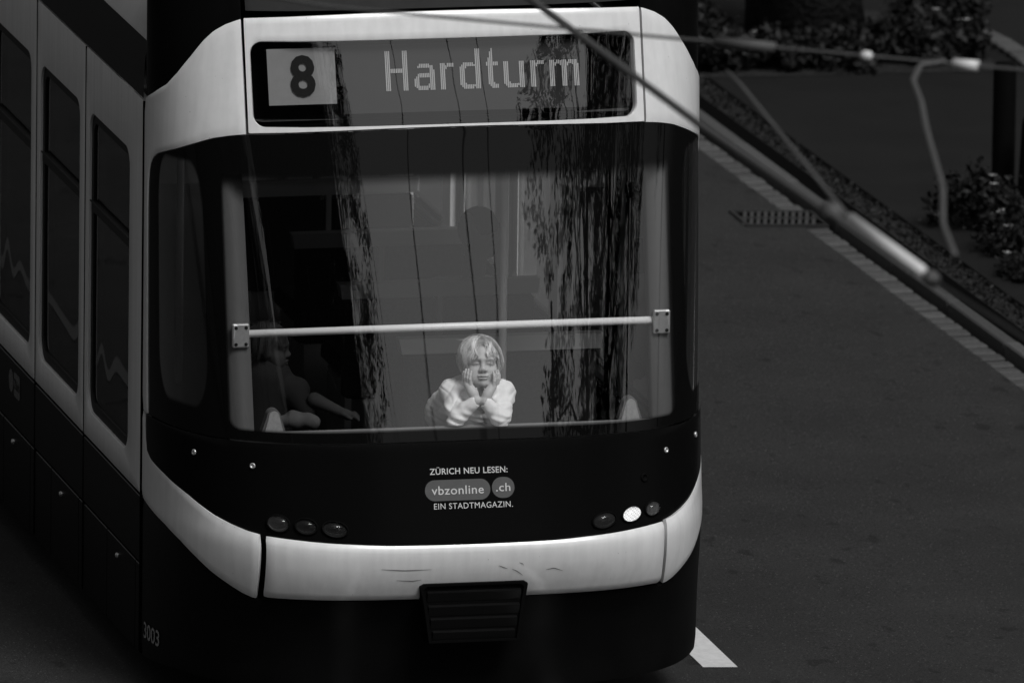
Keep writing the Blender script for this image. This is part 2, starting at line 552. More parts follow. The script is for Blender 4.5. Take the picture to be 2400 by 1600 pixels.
# ------------------------------------------------------------------ road, gutter, kerb, footway
def asphalt(name, v, sp):
    m = mat(name, v, .85, .25, noise=(1.3, .26, 8), bump=(220, .5, .004))
    n, l = m.node_tree.nodes, m.node_tree.links
    p = n['Principled BSDF']
    tc = n.new('ShaderNodeTexCoord')
    src = p.inputs['Base Color'].links[0].from_socket
    t = n.new('ShaderNodeTexNoise'); t.inputs['Scale'].default_value = 90; t.inputs['Detail'].default_value = 3
    t.inputs['Roughness'].default_value = .8
    l.new(tc.outputs['Object'], t.inputs['Vector'])
    r = n.new('ShaderNodeMapRange'); r.inputs['From Min'].default_value = .3; r.inputs['From Max'].default_value = .7
    r.inputs['To Min'].default_value = .2; r.inputs['To Max'].default_value = 1.8
    l.new(t.outputs['Fac'], r.inputs['Value'])
    mm = n.new('ShaderNodeMath'); mm.operation = 'MULTIPLY'
    l.new(src, mm.inputs[0]); l.new(r.outputs['Result'], mm.inputs[1])
    # pale stone chips in the surface
    vo = n.new('ShaderNodeTexVoronoi'); vo.inputs['Scale'].default_value = sp * 1.0
    l.new(tc.outputs['Object'], vo.inputs['Vector'])
    lt = n.new('ShaderNodeMath'); lt.operation = 'LESS_THAN'; lt.inputs[1].default_value = .17
    l.new(vo.outputs['Distance'], lt.inputs[0])
    wn_ = n.new('ShaderNodeTexWhiteNoise'); l.new(vo.outputs['Position'], wn_.inputs['Vector'])
    gt = n.new('ShaderNodeMath'); gt.operation = 'GREATER_THAN'; gt.inputs[1].default_value = .72
    l.new(wn_.outputs['Value'], gt.inputs[0])
    a2 = n.new('ShaderNodeMath'); a2.operation = 'MULTIPLY'; l.new(lt.outputs[0], a2.inputs[0]); l.new(gt.outputs[0], a2.inputs[1])
    a3 = n.new('ShaderNodeMath'); a3.operation = 'MULTIPLY_ADD'; a3.inputs[1].default_value = .085
    l.new(a2.outputs[0], a3.inputs[0]); l.new(mm.outputs[0], a3.inputs[2])
    # dark oil spots and patches
    st = n.new('ShaderNodeTexNoise'); st.inputs['Scale'].default_value = 2.2; st.inputs['Detail'].default_value = 5
    mp = n.new('ShaderNodeMapping'); mp.inputs['Scale'].default_value = (4.0, 2.2, 1)
    l.new(tc.outputs['Object'], mp.inputs['Vector']); l.new(mp.outputs[0], st.inputs['Vector'])
    sr = n.new('ShaderNodeMapRange'); sr.inputs['From Min'].default_value = .635; sr.inputs['From Max'].default_value = .68
    sr.inputs['To Min'].default_value = 1; sr.inputs['To Max'].default_value = .55
    l.new(st.outputs['Fac'], sr.inputs['Value'])
    m4 = n.new('ShaderNodeMath'); m4.operation = 'MULTIPLY'
    l.new(a3.outputs[0], m4.inputs[0]); l.new(sr.outputs['Result'], m4.inputs[1])
    l.new(m4.outputs[0], p.inputs['Base Color'])
    return m
M['asphalt'] = asphalt('asphalt', .022, 52)
M['footway'] = mat('footway_asphalt', .010, .9, .15, noise=(2.5, .25), bump=(160, .4, .003))
M['soil'] = mat('verge_soil', .022, .95, .1, noise=(18, .5), bump=(50, .8, .02))
M['kerb'] = mat('kerb_granite', .07, .8, .25, noise=(40, .3), rnd=.2, bump=(80, .3, .004))
M['sett'] = mat('gutter_granite', .068, .75, .25, noise=(45, .25), rnd=.22, bump=(70, .3, .003))
M['paint'] = mat('road_paint', .62, .7, .3, noise=(30, .14), bump=(150, .3, .002))
M['iron'] = mat('cast_iron', .02, .55, .4, noise=(40, .3))

M['iron_rail'] = mat('worn_rail', .08, .45, .5, metal=.5)
SL = -0.035                                   # crossfall of the carriageway towards the gutter
def kx(y): return 4.315 - 0.029 * (y - 7)     # inner edge of the gutter stones
XS = [-400, -60, -6.0, -1.5, 0, 1.5, 3.0]
YY = [-400, -60, -20, 0, 4, 6, 8, 10, 12, 14, 16, 20, 60, 400]
V = []
for y in YY:
    for x in XS: V.append((x, y, SL * max(x, -6)))
    V.append((kx(y) + .02, y, SL * kx(y)))
road = obj('road', V, grid_faces(len(YY), len(XS) + 1)[:, ::-1], M['asphalt'])
tag(road, kind='structure')
ZG = SL * 4.31 - .004                          # gutter level
ZF = ZG + .075                                 # footway level
V = []
for y in YY:
    V += [(kx(y) - .005, y, ZG - .035), (kx(y) + .31, y, ZG - .045)]
gut = obj('gutter', V, grid_faces(len(YY), 2)[:, ::-1], mat('gutter_bed', .008, .95, .05)); tag(gut, kind='structure')
V = []
for y in YY:
    for dx, dz in ((.300, ZF + .004), (.42, ZF + .002), (.46, ZF - .03), (.47, ZF - .03), (.474, ZF)): V.append((kx(y) + dx, y, dz))
ver = obj('verge', V, grid_faces(len(YY), 5)[:, ::-1], M['soil']); tag(ver, kind='structure')
V = []
for y in YY:
    for x in (kx(y) + .474, 6, 12, 60, 400): V.append((x, y, ZF + .001 * (x > 5)))
fw = obj('footway', V, grid_faces(len(YY), 5)[:, ::-1], M['footway']); tag(fw, kind='structure')

st0 = None
y = 5.2
i = 0
while y < 17.5:
    ln = .138 + .016 * RNG.random()
    if not (11.03 < y + ln / 2 < 11.50):
        if st0 is None:
            st0 = MB().box((0, -.050, -.06), (.125, .050, .022), .009).build('gutter_stone', M['sett'], gut)
            o = st0
        else:
            o = st0.copy(); COL.objects.link(o)
        o.location = (kx(y) + .004 + RNG.normal() * .002, y + ln / 2, ZG + RNG.normal() * .0025 - .012)
        o.rotation_euler = (RNG.normal() * .015, RNG.normal() * .015, .029 + RNG.normal() * .012)
        o.scale = (1, ln / .148, 1)
    y += ln
k0 = None
y = 3.0
while y < 19:
    if k0 is None:
        k0 = MB().box((0, 0, -.2), (.075, .992, 0), .008).build('kerb_stone', M['kerb'], ver); o = k0
    else:
        o = k0.copy(); COL.objects.link(o)
    o.location = (kx(y) + .165, y, ZF - .022 + .002 + RNG.normal() * .002); o.rotation_euler = (0, 0, .029)
    y += 1.0
mk = obj('lane_marking', [(1.355, 1.22, SL*1.355+.004), (1.511, 1.219, SL*1.511+.004), (1.511, 3.1, SL*1.511+.004), (1.355, 3.1, SL*1.355+.004)], [(0, 1, 2, 3)], M['paint'], road)
mk2 = obj('lane_marking', [(1.355, 7.1, SL*1.355+.004), (1.511, 7.1, SL*1.511+.004), (1.511, 9.1, SL*1.511+.004), (1.355, 9.1, SL*1.355+.004)], [(0, 1, 2, 3)], M['paint'], road)
# rails of the track
for x in (-.5, .5, -2.32):
    MB().box((x - .027, -120, SL * x - .05), (x + .027, 60, SL * x + .006)).build('rail', M['metal'] if x > -1 else M['iron_rail'], road)

# drain grate in the gutter
M['bar'] = mat('worn_iron_bar', .05, .5, .3, noise=(40, .3))
gr = empty('drain_grate', (4.13, 11.27, SL * 4.13 + .008)); gr.rotation_euler = (0, .035, 0)
tag(gr, 'black cast iron slotted drain grate in the gutter beside the kerb', 'drain')
zt = .006
b = MB()
b.box((-.215, -.185, zt - .03), (.215, -.165, zt)); b.box((-.215, .165, zt - .03), (.215, .185, zt))
b.box((-.215, -.165, zt - .03), (-.195, .165, zt)); b.box((.195, -.165, zt - .03), (.215, .165, zt))
b.box((-.195, -.012, zt - .03), (.195, .012, zt))
f_ = b.build('frame', M['iron'], gr)
bar0 = None
for k in range(11):
    if bar0 is None:
        bar0 = MB().box((-.009, -.165, -.025), (.009, .165, 0)).build('bar', M['bar'], gr); o = bar0
    else:
        o = bar0.copy(); COL.objects.link(o); o.parent = gr
    x = -.178 + k * .0356
    o.location = (x, 0, zt - .003); o.rotation_euler = (0, 0, -.25)
o = MB().box((-.21, -.18, -.012), (.21, .18, -.005)).build('slot_shade', M['void'], gr)  # dark plate in place of the shaded hollow under the slots

# ------------------------------------------------------------------ the tram
tram = empty('tram', (0, 0, 0))
tag(tram, 'white and black tram with route 8 destination sign and wide curved windscreen', 'tram')

# upper white band: centre header with the sign opening, and two corner panels
hz_bow = lambda x: .020 * (1 - (np.asarray(x) / .88) ** 2)
outer = rrect(0, 2.800, .872, .239, .004)
outer[:, 1] += hz_bow(outer[:, 0])
inner = rrect(-.006, 2.768, .846, .177, .052)
fnU = lambda a, b, off: nose_x(a, b, ysU, off)
header = ring_panel('header_panel', inner, outer, fnU, .035, M['white'], tram, rings=4)

top_t = interp([(29, 3.044), (31.4, 3.034), (36.2, 3.012), (41, 2.981), (45.7, 2.936), (51.8, 2.866), (59.6, 2.786), (66.7, 2.727), (78.6, 2.67), (90, 2.626)])
wt_t = interp([(30, 2.560), (36.8, 2.548), (43.4, 2.531), (53.7, 2.491), (61, 2.463), (69.6, 2.435), (74.5, 2.418), (77.2, 2.403), (79.5, 2.385), (81.3, 2.362), (82.6, 2.335), (83.6, 2.298), (84.3, 2.24), (84.7, 2.15), (84.9, 1.258), (90, 1.258)])
cu = np.concatenate([np.linspace(31.0, 74, 34), [76, 77.2, 78.4, 79.5, 80.4, 81.3, 82, 82.6, 83.1, 83.6, 84, 84.3, 84.7, 84.9, 86, 87.5, 89, 89.8]])
for sg in (-1, 1):
    us = sg * cu if sg > 0 else (sg * cu)[::-1]
    patch('corner_panel', us, lambda u: wt_t(np.abs(u)), lambda u: top_t(np.abs(u)), 22, M['white'], tram)

# black and grey roof fairing above the band
us = np.linspace(-29.4, 29.4, 60)
patch('roof_front_panel', us, lambda u: 3.073 + 0 * u, lambda u: 3.55 + 0 * u, 10, M['roofgrey'], tram, off=-.012)
for sg in (-1, 1):
    us = np.linspace(30.9, 90, 50); us = us if sg > 0 else -us[::-1]
    patch('roof_corner_panel', us, lambda u: top_t(np.abs(u)) - .004, lambda u: 3.55 + 0 * u, 14, M['mask'], tram, off=-.006)

# windscreen, wrapping round both corners, with printed borders
def sm(a, b, x): t = np.clip((x - a) / (b - a), 0, 1); return t * t * (3 - 2 * t)
cx_ = np.linspace(-1.0, 1.0, 330)
uu = np.concatenate([-np.linspace(84.7, u_of_x(1.004), 90), u_of_x(cx_), np.linspace(u_of_x(1.004), 84.7, 90)])
nz = 190
zl = np.interp(np.abs(uu), [0, 30.5, 43.4, 84.7], [1.283, 1.278, 1.271, 1.258])
zt_ = wt_t(np.abs(uu)) - .004
zt_ = np.where(np.abs(uu) < 30, 2.556 + hz_bow(nose_x(nose(uu, 2.5)[:, 0], 2.5)[:, 0]), zt_)
v = np.linspace(0, 1, nz)
Z = zl[:, None] + (zt_ - zl)[:, None] * v[None]
U = np.repeat(uu[:, None], nz, 1)
P = nose(U, Z, ysU, 0)
X_, Z_ = P[..., 0], P[..., 2]
# slight roller-wave of the bent glass
wob = .0010 * np.sin(4.2 * X_ + .6) * np.exp(-np.clip(2.56 - Z_, 0, 2) / .13) + .00005 * np.sin(2 * np.pi * (Z_ - 1.3) / .62 + 1.5 * X_ + .6) + .000012 * np.sin(2 * np.pi * X_ / .11 + 5 * Z_) - .0016 * (X_ - .1) ** 2 * np.exp(-np.clip(Z_ - 1.28, 0, 2) / .16)
P = nose(U, Z, ysU, -.006 + wob)
# clear areas
def rbox(px, pz, cx, cz, hx, hz, r):
    qx = np.abs(px - cx) - hx + r; qz = np.abs(pz - cz) - hz + r
    return np.hypot(np.maximum(qx, 0), np.maximum(qz, 0)) + np.minimum(np.maximum(qx, qz), 0) - r
zb = 1.322 + .012 * (1 - (X_ / .98) ** 2)
main = sm(.006, -.006, rbox(X_, Z_ - zb, 0, .8, .985, .8, .04)) * sm(2.395, 2.335, Z_)
ydep = P[..., 1]
Ua = np.abs(U)
qd = rbox(Ua, (Z_) * 30, 61.5, 1.90 * 30, 13.0, .52 * 30, 6.5)
quart = sm(.35, -.35, qd)
dome = np.zeros_like(Z_)
clear = np.clip(np.maximum(main, quart), 0, 1)
ws = obj('windscreen', P.reshape(-1, 3), grid_faces(len(uu), nz), M['windscreen'], tram, True, {'clear': clear.ravel()})

# black mask below the windscreen
stU = interp([(0, .868), (5, .872), (12, .884), (20, .893), (31.3, .900), (36.3, .910), (41.9, .924), (48.1, .945), (54.8, .977), (62.5, 1.016), (71.7, 1.058), (80.6, 1.090), (84.4, 1.122), (86, 1.24)])
us = np.concatenate([-np.linspace(86, 30.5, 60), u_of_x(np.linspace(-.86, .86, 60)), np.linspace(30.5, 86, 60)])
mask = patch('front_mask', us, lambda u: stU(np.abs(u)) - .03, lambda u: np.interp(np.abs(u), [0, 30.5, 43.4, 86], [1.277, 1.272, 1.265, 1.252]), 24, M['mask'], tram, thick=.03, round_=.003)

# bumper and lower white corner panels
bt = interp([(0, .860), (5, .864), (9.5, .871), (15, .877), (22, .885), (30, .892)])
bb = interp([(0, .612), (10, .614), (22, .615), (30, .614)])
us = u_of_x(np.linspace(-.872, .882, 90))
patch('bumper', us, lambda u: bb(np.abs(u)), lambda u: bt(np.abs(u)), 16, M['white'], tram, prof=ysL, off=.006, round_=.007)
lu = interp([(31, .895), (36.3, .904), (41.9, .919), (48.1, .941), (54.8, .974), (62.5, 1.014), (71.7, 1.056), (80.6, 1.087), (84, 1.11), (85.8, 1.135), (87, 1.19), (88.1, 1.25), (90, 1.252)])
ll = interp([(31, .594), (36.6, .619), (42.2, .653), (48.5, .69), (55.3, .736), (63, .784), (72.1, .824), (84.3, .857), (90, .874)])
for sg in (-1, 1):
    us = np.concatenate([np.linspace(32.4, 82, 44), [83, 84, 85, 85.8, 86.4, 87, 87.6, 88.1, 89, 89.8]])
    us = us if sg > 0 else -us[::-1]
    patch('lower_corner_panel', us, lambda u: ll(np.abs(u)), lambda u: lu(np.abs(u)), 14, M['white'], tram, prof=ysL)
# black skirt
sk = interp([(0, .603), (30, .605), (31, .586), (36.6, .611), (42.2, .645), (48.5, .682), (55.3, .728), (63, .776), (72.1, .816), (84.3, .849), (90, .866)])
us = np.concatenate([-np.linspace(90, 30.5, 50), u_of_x(np.linspace(-.86, .86, 50)), np.linspace(30.5, 90, 50)])
patch('skirt', us, lambda u: np.interp(np.abs(u), [0, 30, 60, 90], [.17, .19, .20, .17]), lambda u: sk(np.abs(u)), 14, M['black'], tram, prof=ysL, off=-.004)
# dark carcass behind every joint
us = np.concatenate([-np.linspace(90, 30.5, 30), u_of_x(np.linspace(-.86, .86, 30)), np.linspace(30.5, 90, 30)])
patch('carcass', us, lambda u: .22 + 0*u, lambda u: 1.27 + 0*u, 20, M['void'], tram, prof=ysL, off=-.085, thick=.02)

# coupler grille
g = empty('coupler_grille'); g.parent = tram
yg = float(nose_x(0, .70, ysL)[1])
b = MB()
lo, hi = .43, .676
pts = []
for (x, z) in ((-.225, hi), (-.208, hi + .012), (.23, hi + .012), (.247, hi), (.235, .60), (.215, lo), (-.185, lo), (-.21, .60)):
    pts.append((x, z))
V = [(x, yg - .035, z) for x, z in pts] + [(x * 1.03, yg + .04, z * 1.002) for x, z in pts]
n8 = len(pts)
inn = [(x * .93, yg - .018, .555 + (z - .555) * .93) for x, z in pts]
V = [(x, yg - .018, z) for x, z in pts] + [(x * 1.03, yg + .06, .555 + (z - .555) * 1.06) for x, z in pts] + inn + [(a_, yg - .004, c_) for a_, _, c_ in inn]
F = []
for i in range(n8):
    j = (i + 1) % n8
    F += [(i, j, n8 + j, n8 + i), (i, 2*n8 + i, 2*n8 + j, j), (2*n8 + i, 3*n8 + i, 3*n8 + j, 2*n8 + j)]
F.append([3*n8 + i for i in range(n8)])
obj('housing', V, F, M['black_matt'], g)
for z, w in ((.650, .205), (.588, .200), (.532, .190), (.476, .180)):
    c = MB()
    c.V.append(np.array([(-w + .012, yg - .021, z), (w + .012, yg - .021, z), (w + .012, yg - .005, z + .006), (-w + .012, yg - .005, z + .006), (-w + .012, yg - .006, z - .040), (w + .012, yg - .006, z - .040), (-w + .012, yg - .003, z - .02), (w + .012, yg - .003, z - .02)]))
    c.F = [(0, 1, 2, 3), (0, 4, 5, 1), (3, 2, 7, 6), (4, 6, 7, 5)]
    c.build('slat', mat('slat_plastic', .006, .3, .3), g)

# headlights: three lenses a side, glass domes over ribbed reflectors
M['lens'] = glass_mat('lamp_lens', .9, .5)
M['reflector'] = mat('lamp_reflector', .22, .2, .5, metal=.9, noise=(260, .95))
M['reflector_dark'] = mat('dark_lamp', .010, .25, .4, noise=(300, .4))
def lit(name, e):
    m = mat(name, .6, .4, .5)
    n, l = m.node_tree.nodes, m.node_tree.links
    tc = n.new('ShaderNodeTexCoord'); ch = n.new('ShaderNodeTexChecker')
    ch.inputs['Scale'].default_value = 150
    ch.inputs['Color1'].default_value = (1, 1, 1, 1); ch.inputs['Color2'].default_value = (.42, .42, .42, 1)
    l.new(tc.outputs['Object'], ch.inputs['Vector'])
    l.new(ch.outputs[0], n['Principled BSDF'].inputs['Emission Color'])
    n['Principled BSDF'].inputs['Emission Strength'].default_value = e
    return m
M['lit'] = lit('lit_lamp', .62); M['lit_low'] = lit('glowing_lamp', .03)
M['lit_low'].node_tree.nodes['Principled BSDF'].inputs['Base Color'].default_value = (.12, .12, .12, 1)
def headlight(x, z, rx, rz, tilt, rm, lab=None):
    h = empty('headlight'); h.parent = tram
    P0 = nose_x(x, z); N = nose_x(x, z, ysU, 1) - P0
    t1 = np.cross((0, 0, 1), N); t1 /= np.linalg.norm(t1); t2 = np.cross(N, t1)
    c, s = math.cos(tilt), math.sin(tilt)
    a1 = c * t1 + s * t2; a2 = -s * t1 + c * t2
    def shell(prof, name, m):
        V = []; F = []; n = 28
        for r, d in prof:
            for i in range(n):
                a = 2 * math.pi * i / n
                V.append(P0 + N * d + a1 * rx * r * math.cos(a) + a2 * rz * r * math.sin(a))
        for k in range(len(prof) - 1):
            for i in range(n):
                j = (i + 1) % n
                F.append((k*n+i, k*n+j, (k+1)*n+j, (k+1)*n+i))
        return obj(name, V, F, m, h, True)
    shell([(1.16, .001), (1.14, .008), (1.02, .010), (1.0, .004)], 'bezel', M['black_matt'])
    shell([(1.0, .003), (.9, .0025), (.6, .0022), (.3, .002), (.01, .002)], 'reflector', rm)
    shell([(1.0, .005), (.92, .013), (.75, .020), (.5, .025), (.25, .0275), (.01, .028)], 'lens', M['lens'])
    return h
for sg, lst in ((-1, ((.813, .942, .048, .034, 'reflector_half'), (.702, .935, .046, .032, 'dark'), (.583, .925, .052, .032, 'dark'))),
                (1, ((.833, .947, .042, .030, 'low'), (.730, .936, .048, .030, 'lit'), (.600, .922, .052, .032, 'dark')))):
    for x, z, rx, rz, kd in lst:
        mm_ = {'reflector_half': M['reflector'], 'dark': M['reflector_dark'], 'low': M['reflector'], 'lit': M['lit']}[kd]
        headlight(sg * x, z, rx, rz, .18 * sg, mm_)
    us_ = np.linspace(11, 29, 24) * sg
    us_ = us_ if sg > 0 else us_[::-1]

# bolts
def disc_on(x, z, r, m1, prof=ysU, name='bolt', off=.0):
    P0 = nose_x(x, z, prof, off); N = nose_x(x, z, prof, off + 1) - P0
    Mx = Matrix.Translation(Vector(P0)) @ Vector(N).to_track_quat('Z', 'Y').to_matrix().to_4x4()
    b = MB().lathe([(r, -.002), (r, .004), (r * .8, .006), (r * .55, .005), (r * .5, .0015), (.0005, .001)], 16, Mx)
    return b.build(name, m1, tram, True)
for x, z in ((-.905, 1.173), (.917, 1.176), (-1.107, 1.184), (1.107, 1.184), (.80, 1.08)):
    disc_on(x, z, .013 if x != .80 else .02, M['metal'] if x != .80 else M['black_matt'])

# lettering on the mask
def decal(name, V2, F, m, prof=ysU, off=.0025, parent=None):
    P = nose_x(V2[:, 0], V2[:, 1], prof, off)
    return obj(name, P, F, m, parent or tram)
V2, F = text_mesh('ZÜRICH NEU LESEN:', 1.0, .010, 1.06)
decal('slogan', fit(V2, -.164, .178, 1.142, 1.142 + .0315), F, M['sticker'])
V2, F = text_mesh('EIN STADTMAGAZIN.', 1.0, .0, 1.08)
decal('slogan', fit(V2, -.151, .195, .998, .998 + .0245), F, M['sticker'])
r1 = rrect(-.0445, 1.076, .1435, .0435, .043, 10, 6); decal('sticker', r1, [list(range(len(r1)))], M['pill'], off=.0018)
r1 = rrect(.156, 1.080, .0495, .0435, .0430, 12, 3); decal('sticker', r1, [list(range(len(r1)))], M['pill'], off=.0018)
V2, F = text_mesh('vbzonline', 1.0, .004, 1.06)
decal('web_address', fit(V2, -.159, .070, 1.058, 1.058 + .036), F, M['sticker'], off=.003)
V2, F = text_mesh('.ch', 1.0, .004, 1.06)
decal('web_address', fit(V2, .124, .187, 1.064, 1.064 + .034), F, M['sticker'], off=.003)
M['scuff'] = mat('scuff_mark', .10, .8, .1)
for pts in (((.115, .765), (.135, .757), (.155, .750)), ((.175, .748), (.20, .735), (.225, .716)), ((.205, .775), (.222, .768), (.226, .758)), ((.325, .738), (.36, .744), (.40, .730)), ((-.40, .765), (-.30, .757), (-.18, .758)), ((-.33, .712), (-.26, .707), (-.22, .712))):
    a_ = np.array(pts); t_ = np.linspace(0, len(a_) - 1, 12)
    c_ = np.column_stack([np.interp(t_, np.arange(len(a_)), a_[:, k]) for k in (0, 1)])
    w_ = .0013 * np.sin(np.linspace(.15, 3.0, 12)) + .0003
    up = np.column_stack([c_[:, 0], c_[:, 1] + w_]); dn = np.column_stack([c_[:, 0], c_[:, 1] - w_])
    decal('scuff', np.concatenate([dn, up]), [(i, i + 1, 13 + i, 12 + i) for i in range(11)], M['scuff'], ysL, .0075)
# fleet number, low on the near side of the nose
M['number'] = mat('grey_number', .32, .6, .2)
V2, F = text_mesh('3003', 1.0, .008, 1.0)
q = fit(V2, 0, 1, 0, 1)
uu_ = -np.interp(q[:, 0], [0, 1], [85.4, 72.6])
P = nose(uu_, .262 + .072 * q[:, 1], ysL, .0005)
obj('fleet_number', P, F, M['number'], tram)

# destination sign
y0c = lambda z, d: np.asarray(nose_x(0 * np.asarray(z, float), z)[..., 1]) + d
box = empty('destination_sign'); box.parent = tram
gi = rrect(-.006, 2.768, .852, .183, .055)
P = nose_x(gi[:, 0], gi[:, 1], ysU, -.012)
cc = nose_x(np.array([-.006]), np.array([2.768]), ysU, -.012)
# dark tray behind the pane
Pt = P.copy(); Pt[:, 1] += .11
V = np.concatenate([P + np.array((0, .004, 0)), Pt, [cc[0] + (0, .11, 0)]])
n = len(P)
F = [(i, (i+1) % n, n + (i+1) % n, n + i) for i in range(n)] + [(n + i, n + (i+1) % n, 2*n) for i in range(n)]
obj('tray', V, F, M['void'], box)
# pane as a grid following the surface
gx = np.linspace(-.856, .844, 120); gz = np.linspace(2.587, 2.949, 40)
GX, GZ = np.meshgrid(gx, gz, indexing='ij')
w2 = .00012 * np.sin(2*np.pi*GZ/.19 + 2*GX) + .00005 * np.sin(2*np.pi*GX/.12 + 9*GZ)
obj('sign_pane', nose_x(GX, GZ, ysU, -.012 + w2).reshape(-1, 3), grid_faces(120, 40), M['display_glass'], box, True)
M['signwhite'] = mat('route_panel', .27, .6, .2, emit=.012, noise=(3, .2))
M['signink'] = mat('route_digit', .008, .6, .2)
M['matrix'] = mat('matrix_panel', .028, .6, .2, noise=(8, .1))
M['dots'] = mat('matrix_dots', .5, .6, .2, emit=.04)
def signplane(x, z, d): return np.stack([x, y0c(z, d), z], -1)
V = signplane(np.array([-.778, -.480, -.480, -.778]), np.array([2.676, 2.676, 2.908, 2.908]), .065)
obj('route_panel', V, [(0, 1, 2, 3)], M['signwhite'], box)
V2, F = text_mesh('8', 1.0, .028)
q = fit(V2, -.681, -.571, 2.708, 2.882)
obj('route_number', signplane(q[:, 0], q[:, 1], .058), F, M['signink'], box)
V = signplane(np.array([-.45, .62, .62, -.45]), np.array([2.632, 2.632, 2.915, 2.915]), .065)
obj('matrix_panel', V, [(0, 1, 2, 3)], M['matrix'], box)
G_ = {
 'H': [[(0, 19)]]*3 + [[(8.5, 10.5)]]*7 + [[(0, 19)]]*3,
 'a': [[(1.7, 5.5)], [(1, 6.5)], [(0, 7.7), (10.5, 11.5)]] + [[(0, 2), (6, 8), (10.6, 12.5)]]*5 + [[(1, 3), (6, 8), (10.6, 12.5)]] + [[(0, 11.7)]]*2 + [[(0, 9.6)]],
 'r': [[(0, 12.5)]]*3 + [[(9.7, 11.4)]] + [[(10.7, 12.5)]]*4,
 'd': [[(1.8, 10.6)], [(.8, 11.5)], [(0, 12.5)], [(0, 2.8), (9.7, 12.5)]] + [[(0, 2), (10.7, 12.5)]]*4 + [[(1, 2), (10.7, 11.6)]] + [[(0, 19)]]*3,
 't': [[(10.7, 12.5)], [(1.8, 14.5)], [(.9, 17.4)], [(0, 19)], [(0, 2.8), (10.7, 12.5)]] + [[(0, 1.9), (10.7, 12.5)]]*2,
 'u': [[(1.8, 12.5)], [(.9, 12.5)], [(0, 12.5)], [(0, 2.8)]] + [[(0, 1.9)]]*4 + [[(1, 2)]] + [[(0, 12.5)]]*3,
 'm': [[(0, 12.5)]]*3 + [[(9.7, 11.4)]] + [[(10.7, 12.5)]]*2 + [[(9.9, 12.2)]] + [[(0, 12.5)]]*3 + [[(9.7, 11.4)]] + [[(10.7, 12.5)]]*2 + [[(10.2, 12.5)]] + [[(0, 12.5)]]*2 + [[(0, 10.7)]],
}
zbase, rowp, colp = 2.722, .00866, .00765
ltr = empty('destination_text'); ltr.parent = box
for ch, x0 in zip('Hardturm', (-.262, -.136, -.021, .065, .182, .258, .377, .461)):
    V = []; F = []
    for c_, strips in enumerate(G_[ch]):
        for a_, b_ in strips:
            xa = x0 + c_ * colp; xb = xa + colp * .66
            k = len(V)
            zz = np.array([zbase + a_ * rowp, zbase + a_ * rowp, zbase + b_ * rowp, zbase + b_ * rowp])
            V += signplane(np.array([xa, xb, xb, xa]), zz, .060).tolist()
            F.append((k, k+1, k+2, k+3))
    o = obj('letter', V, F, M['dots'], box)
bpy.data.objects.remove(ltr)

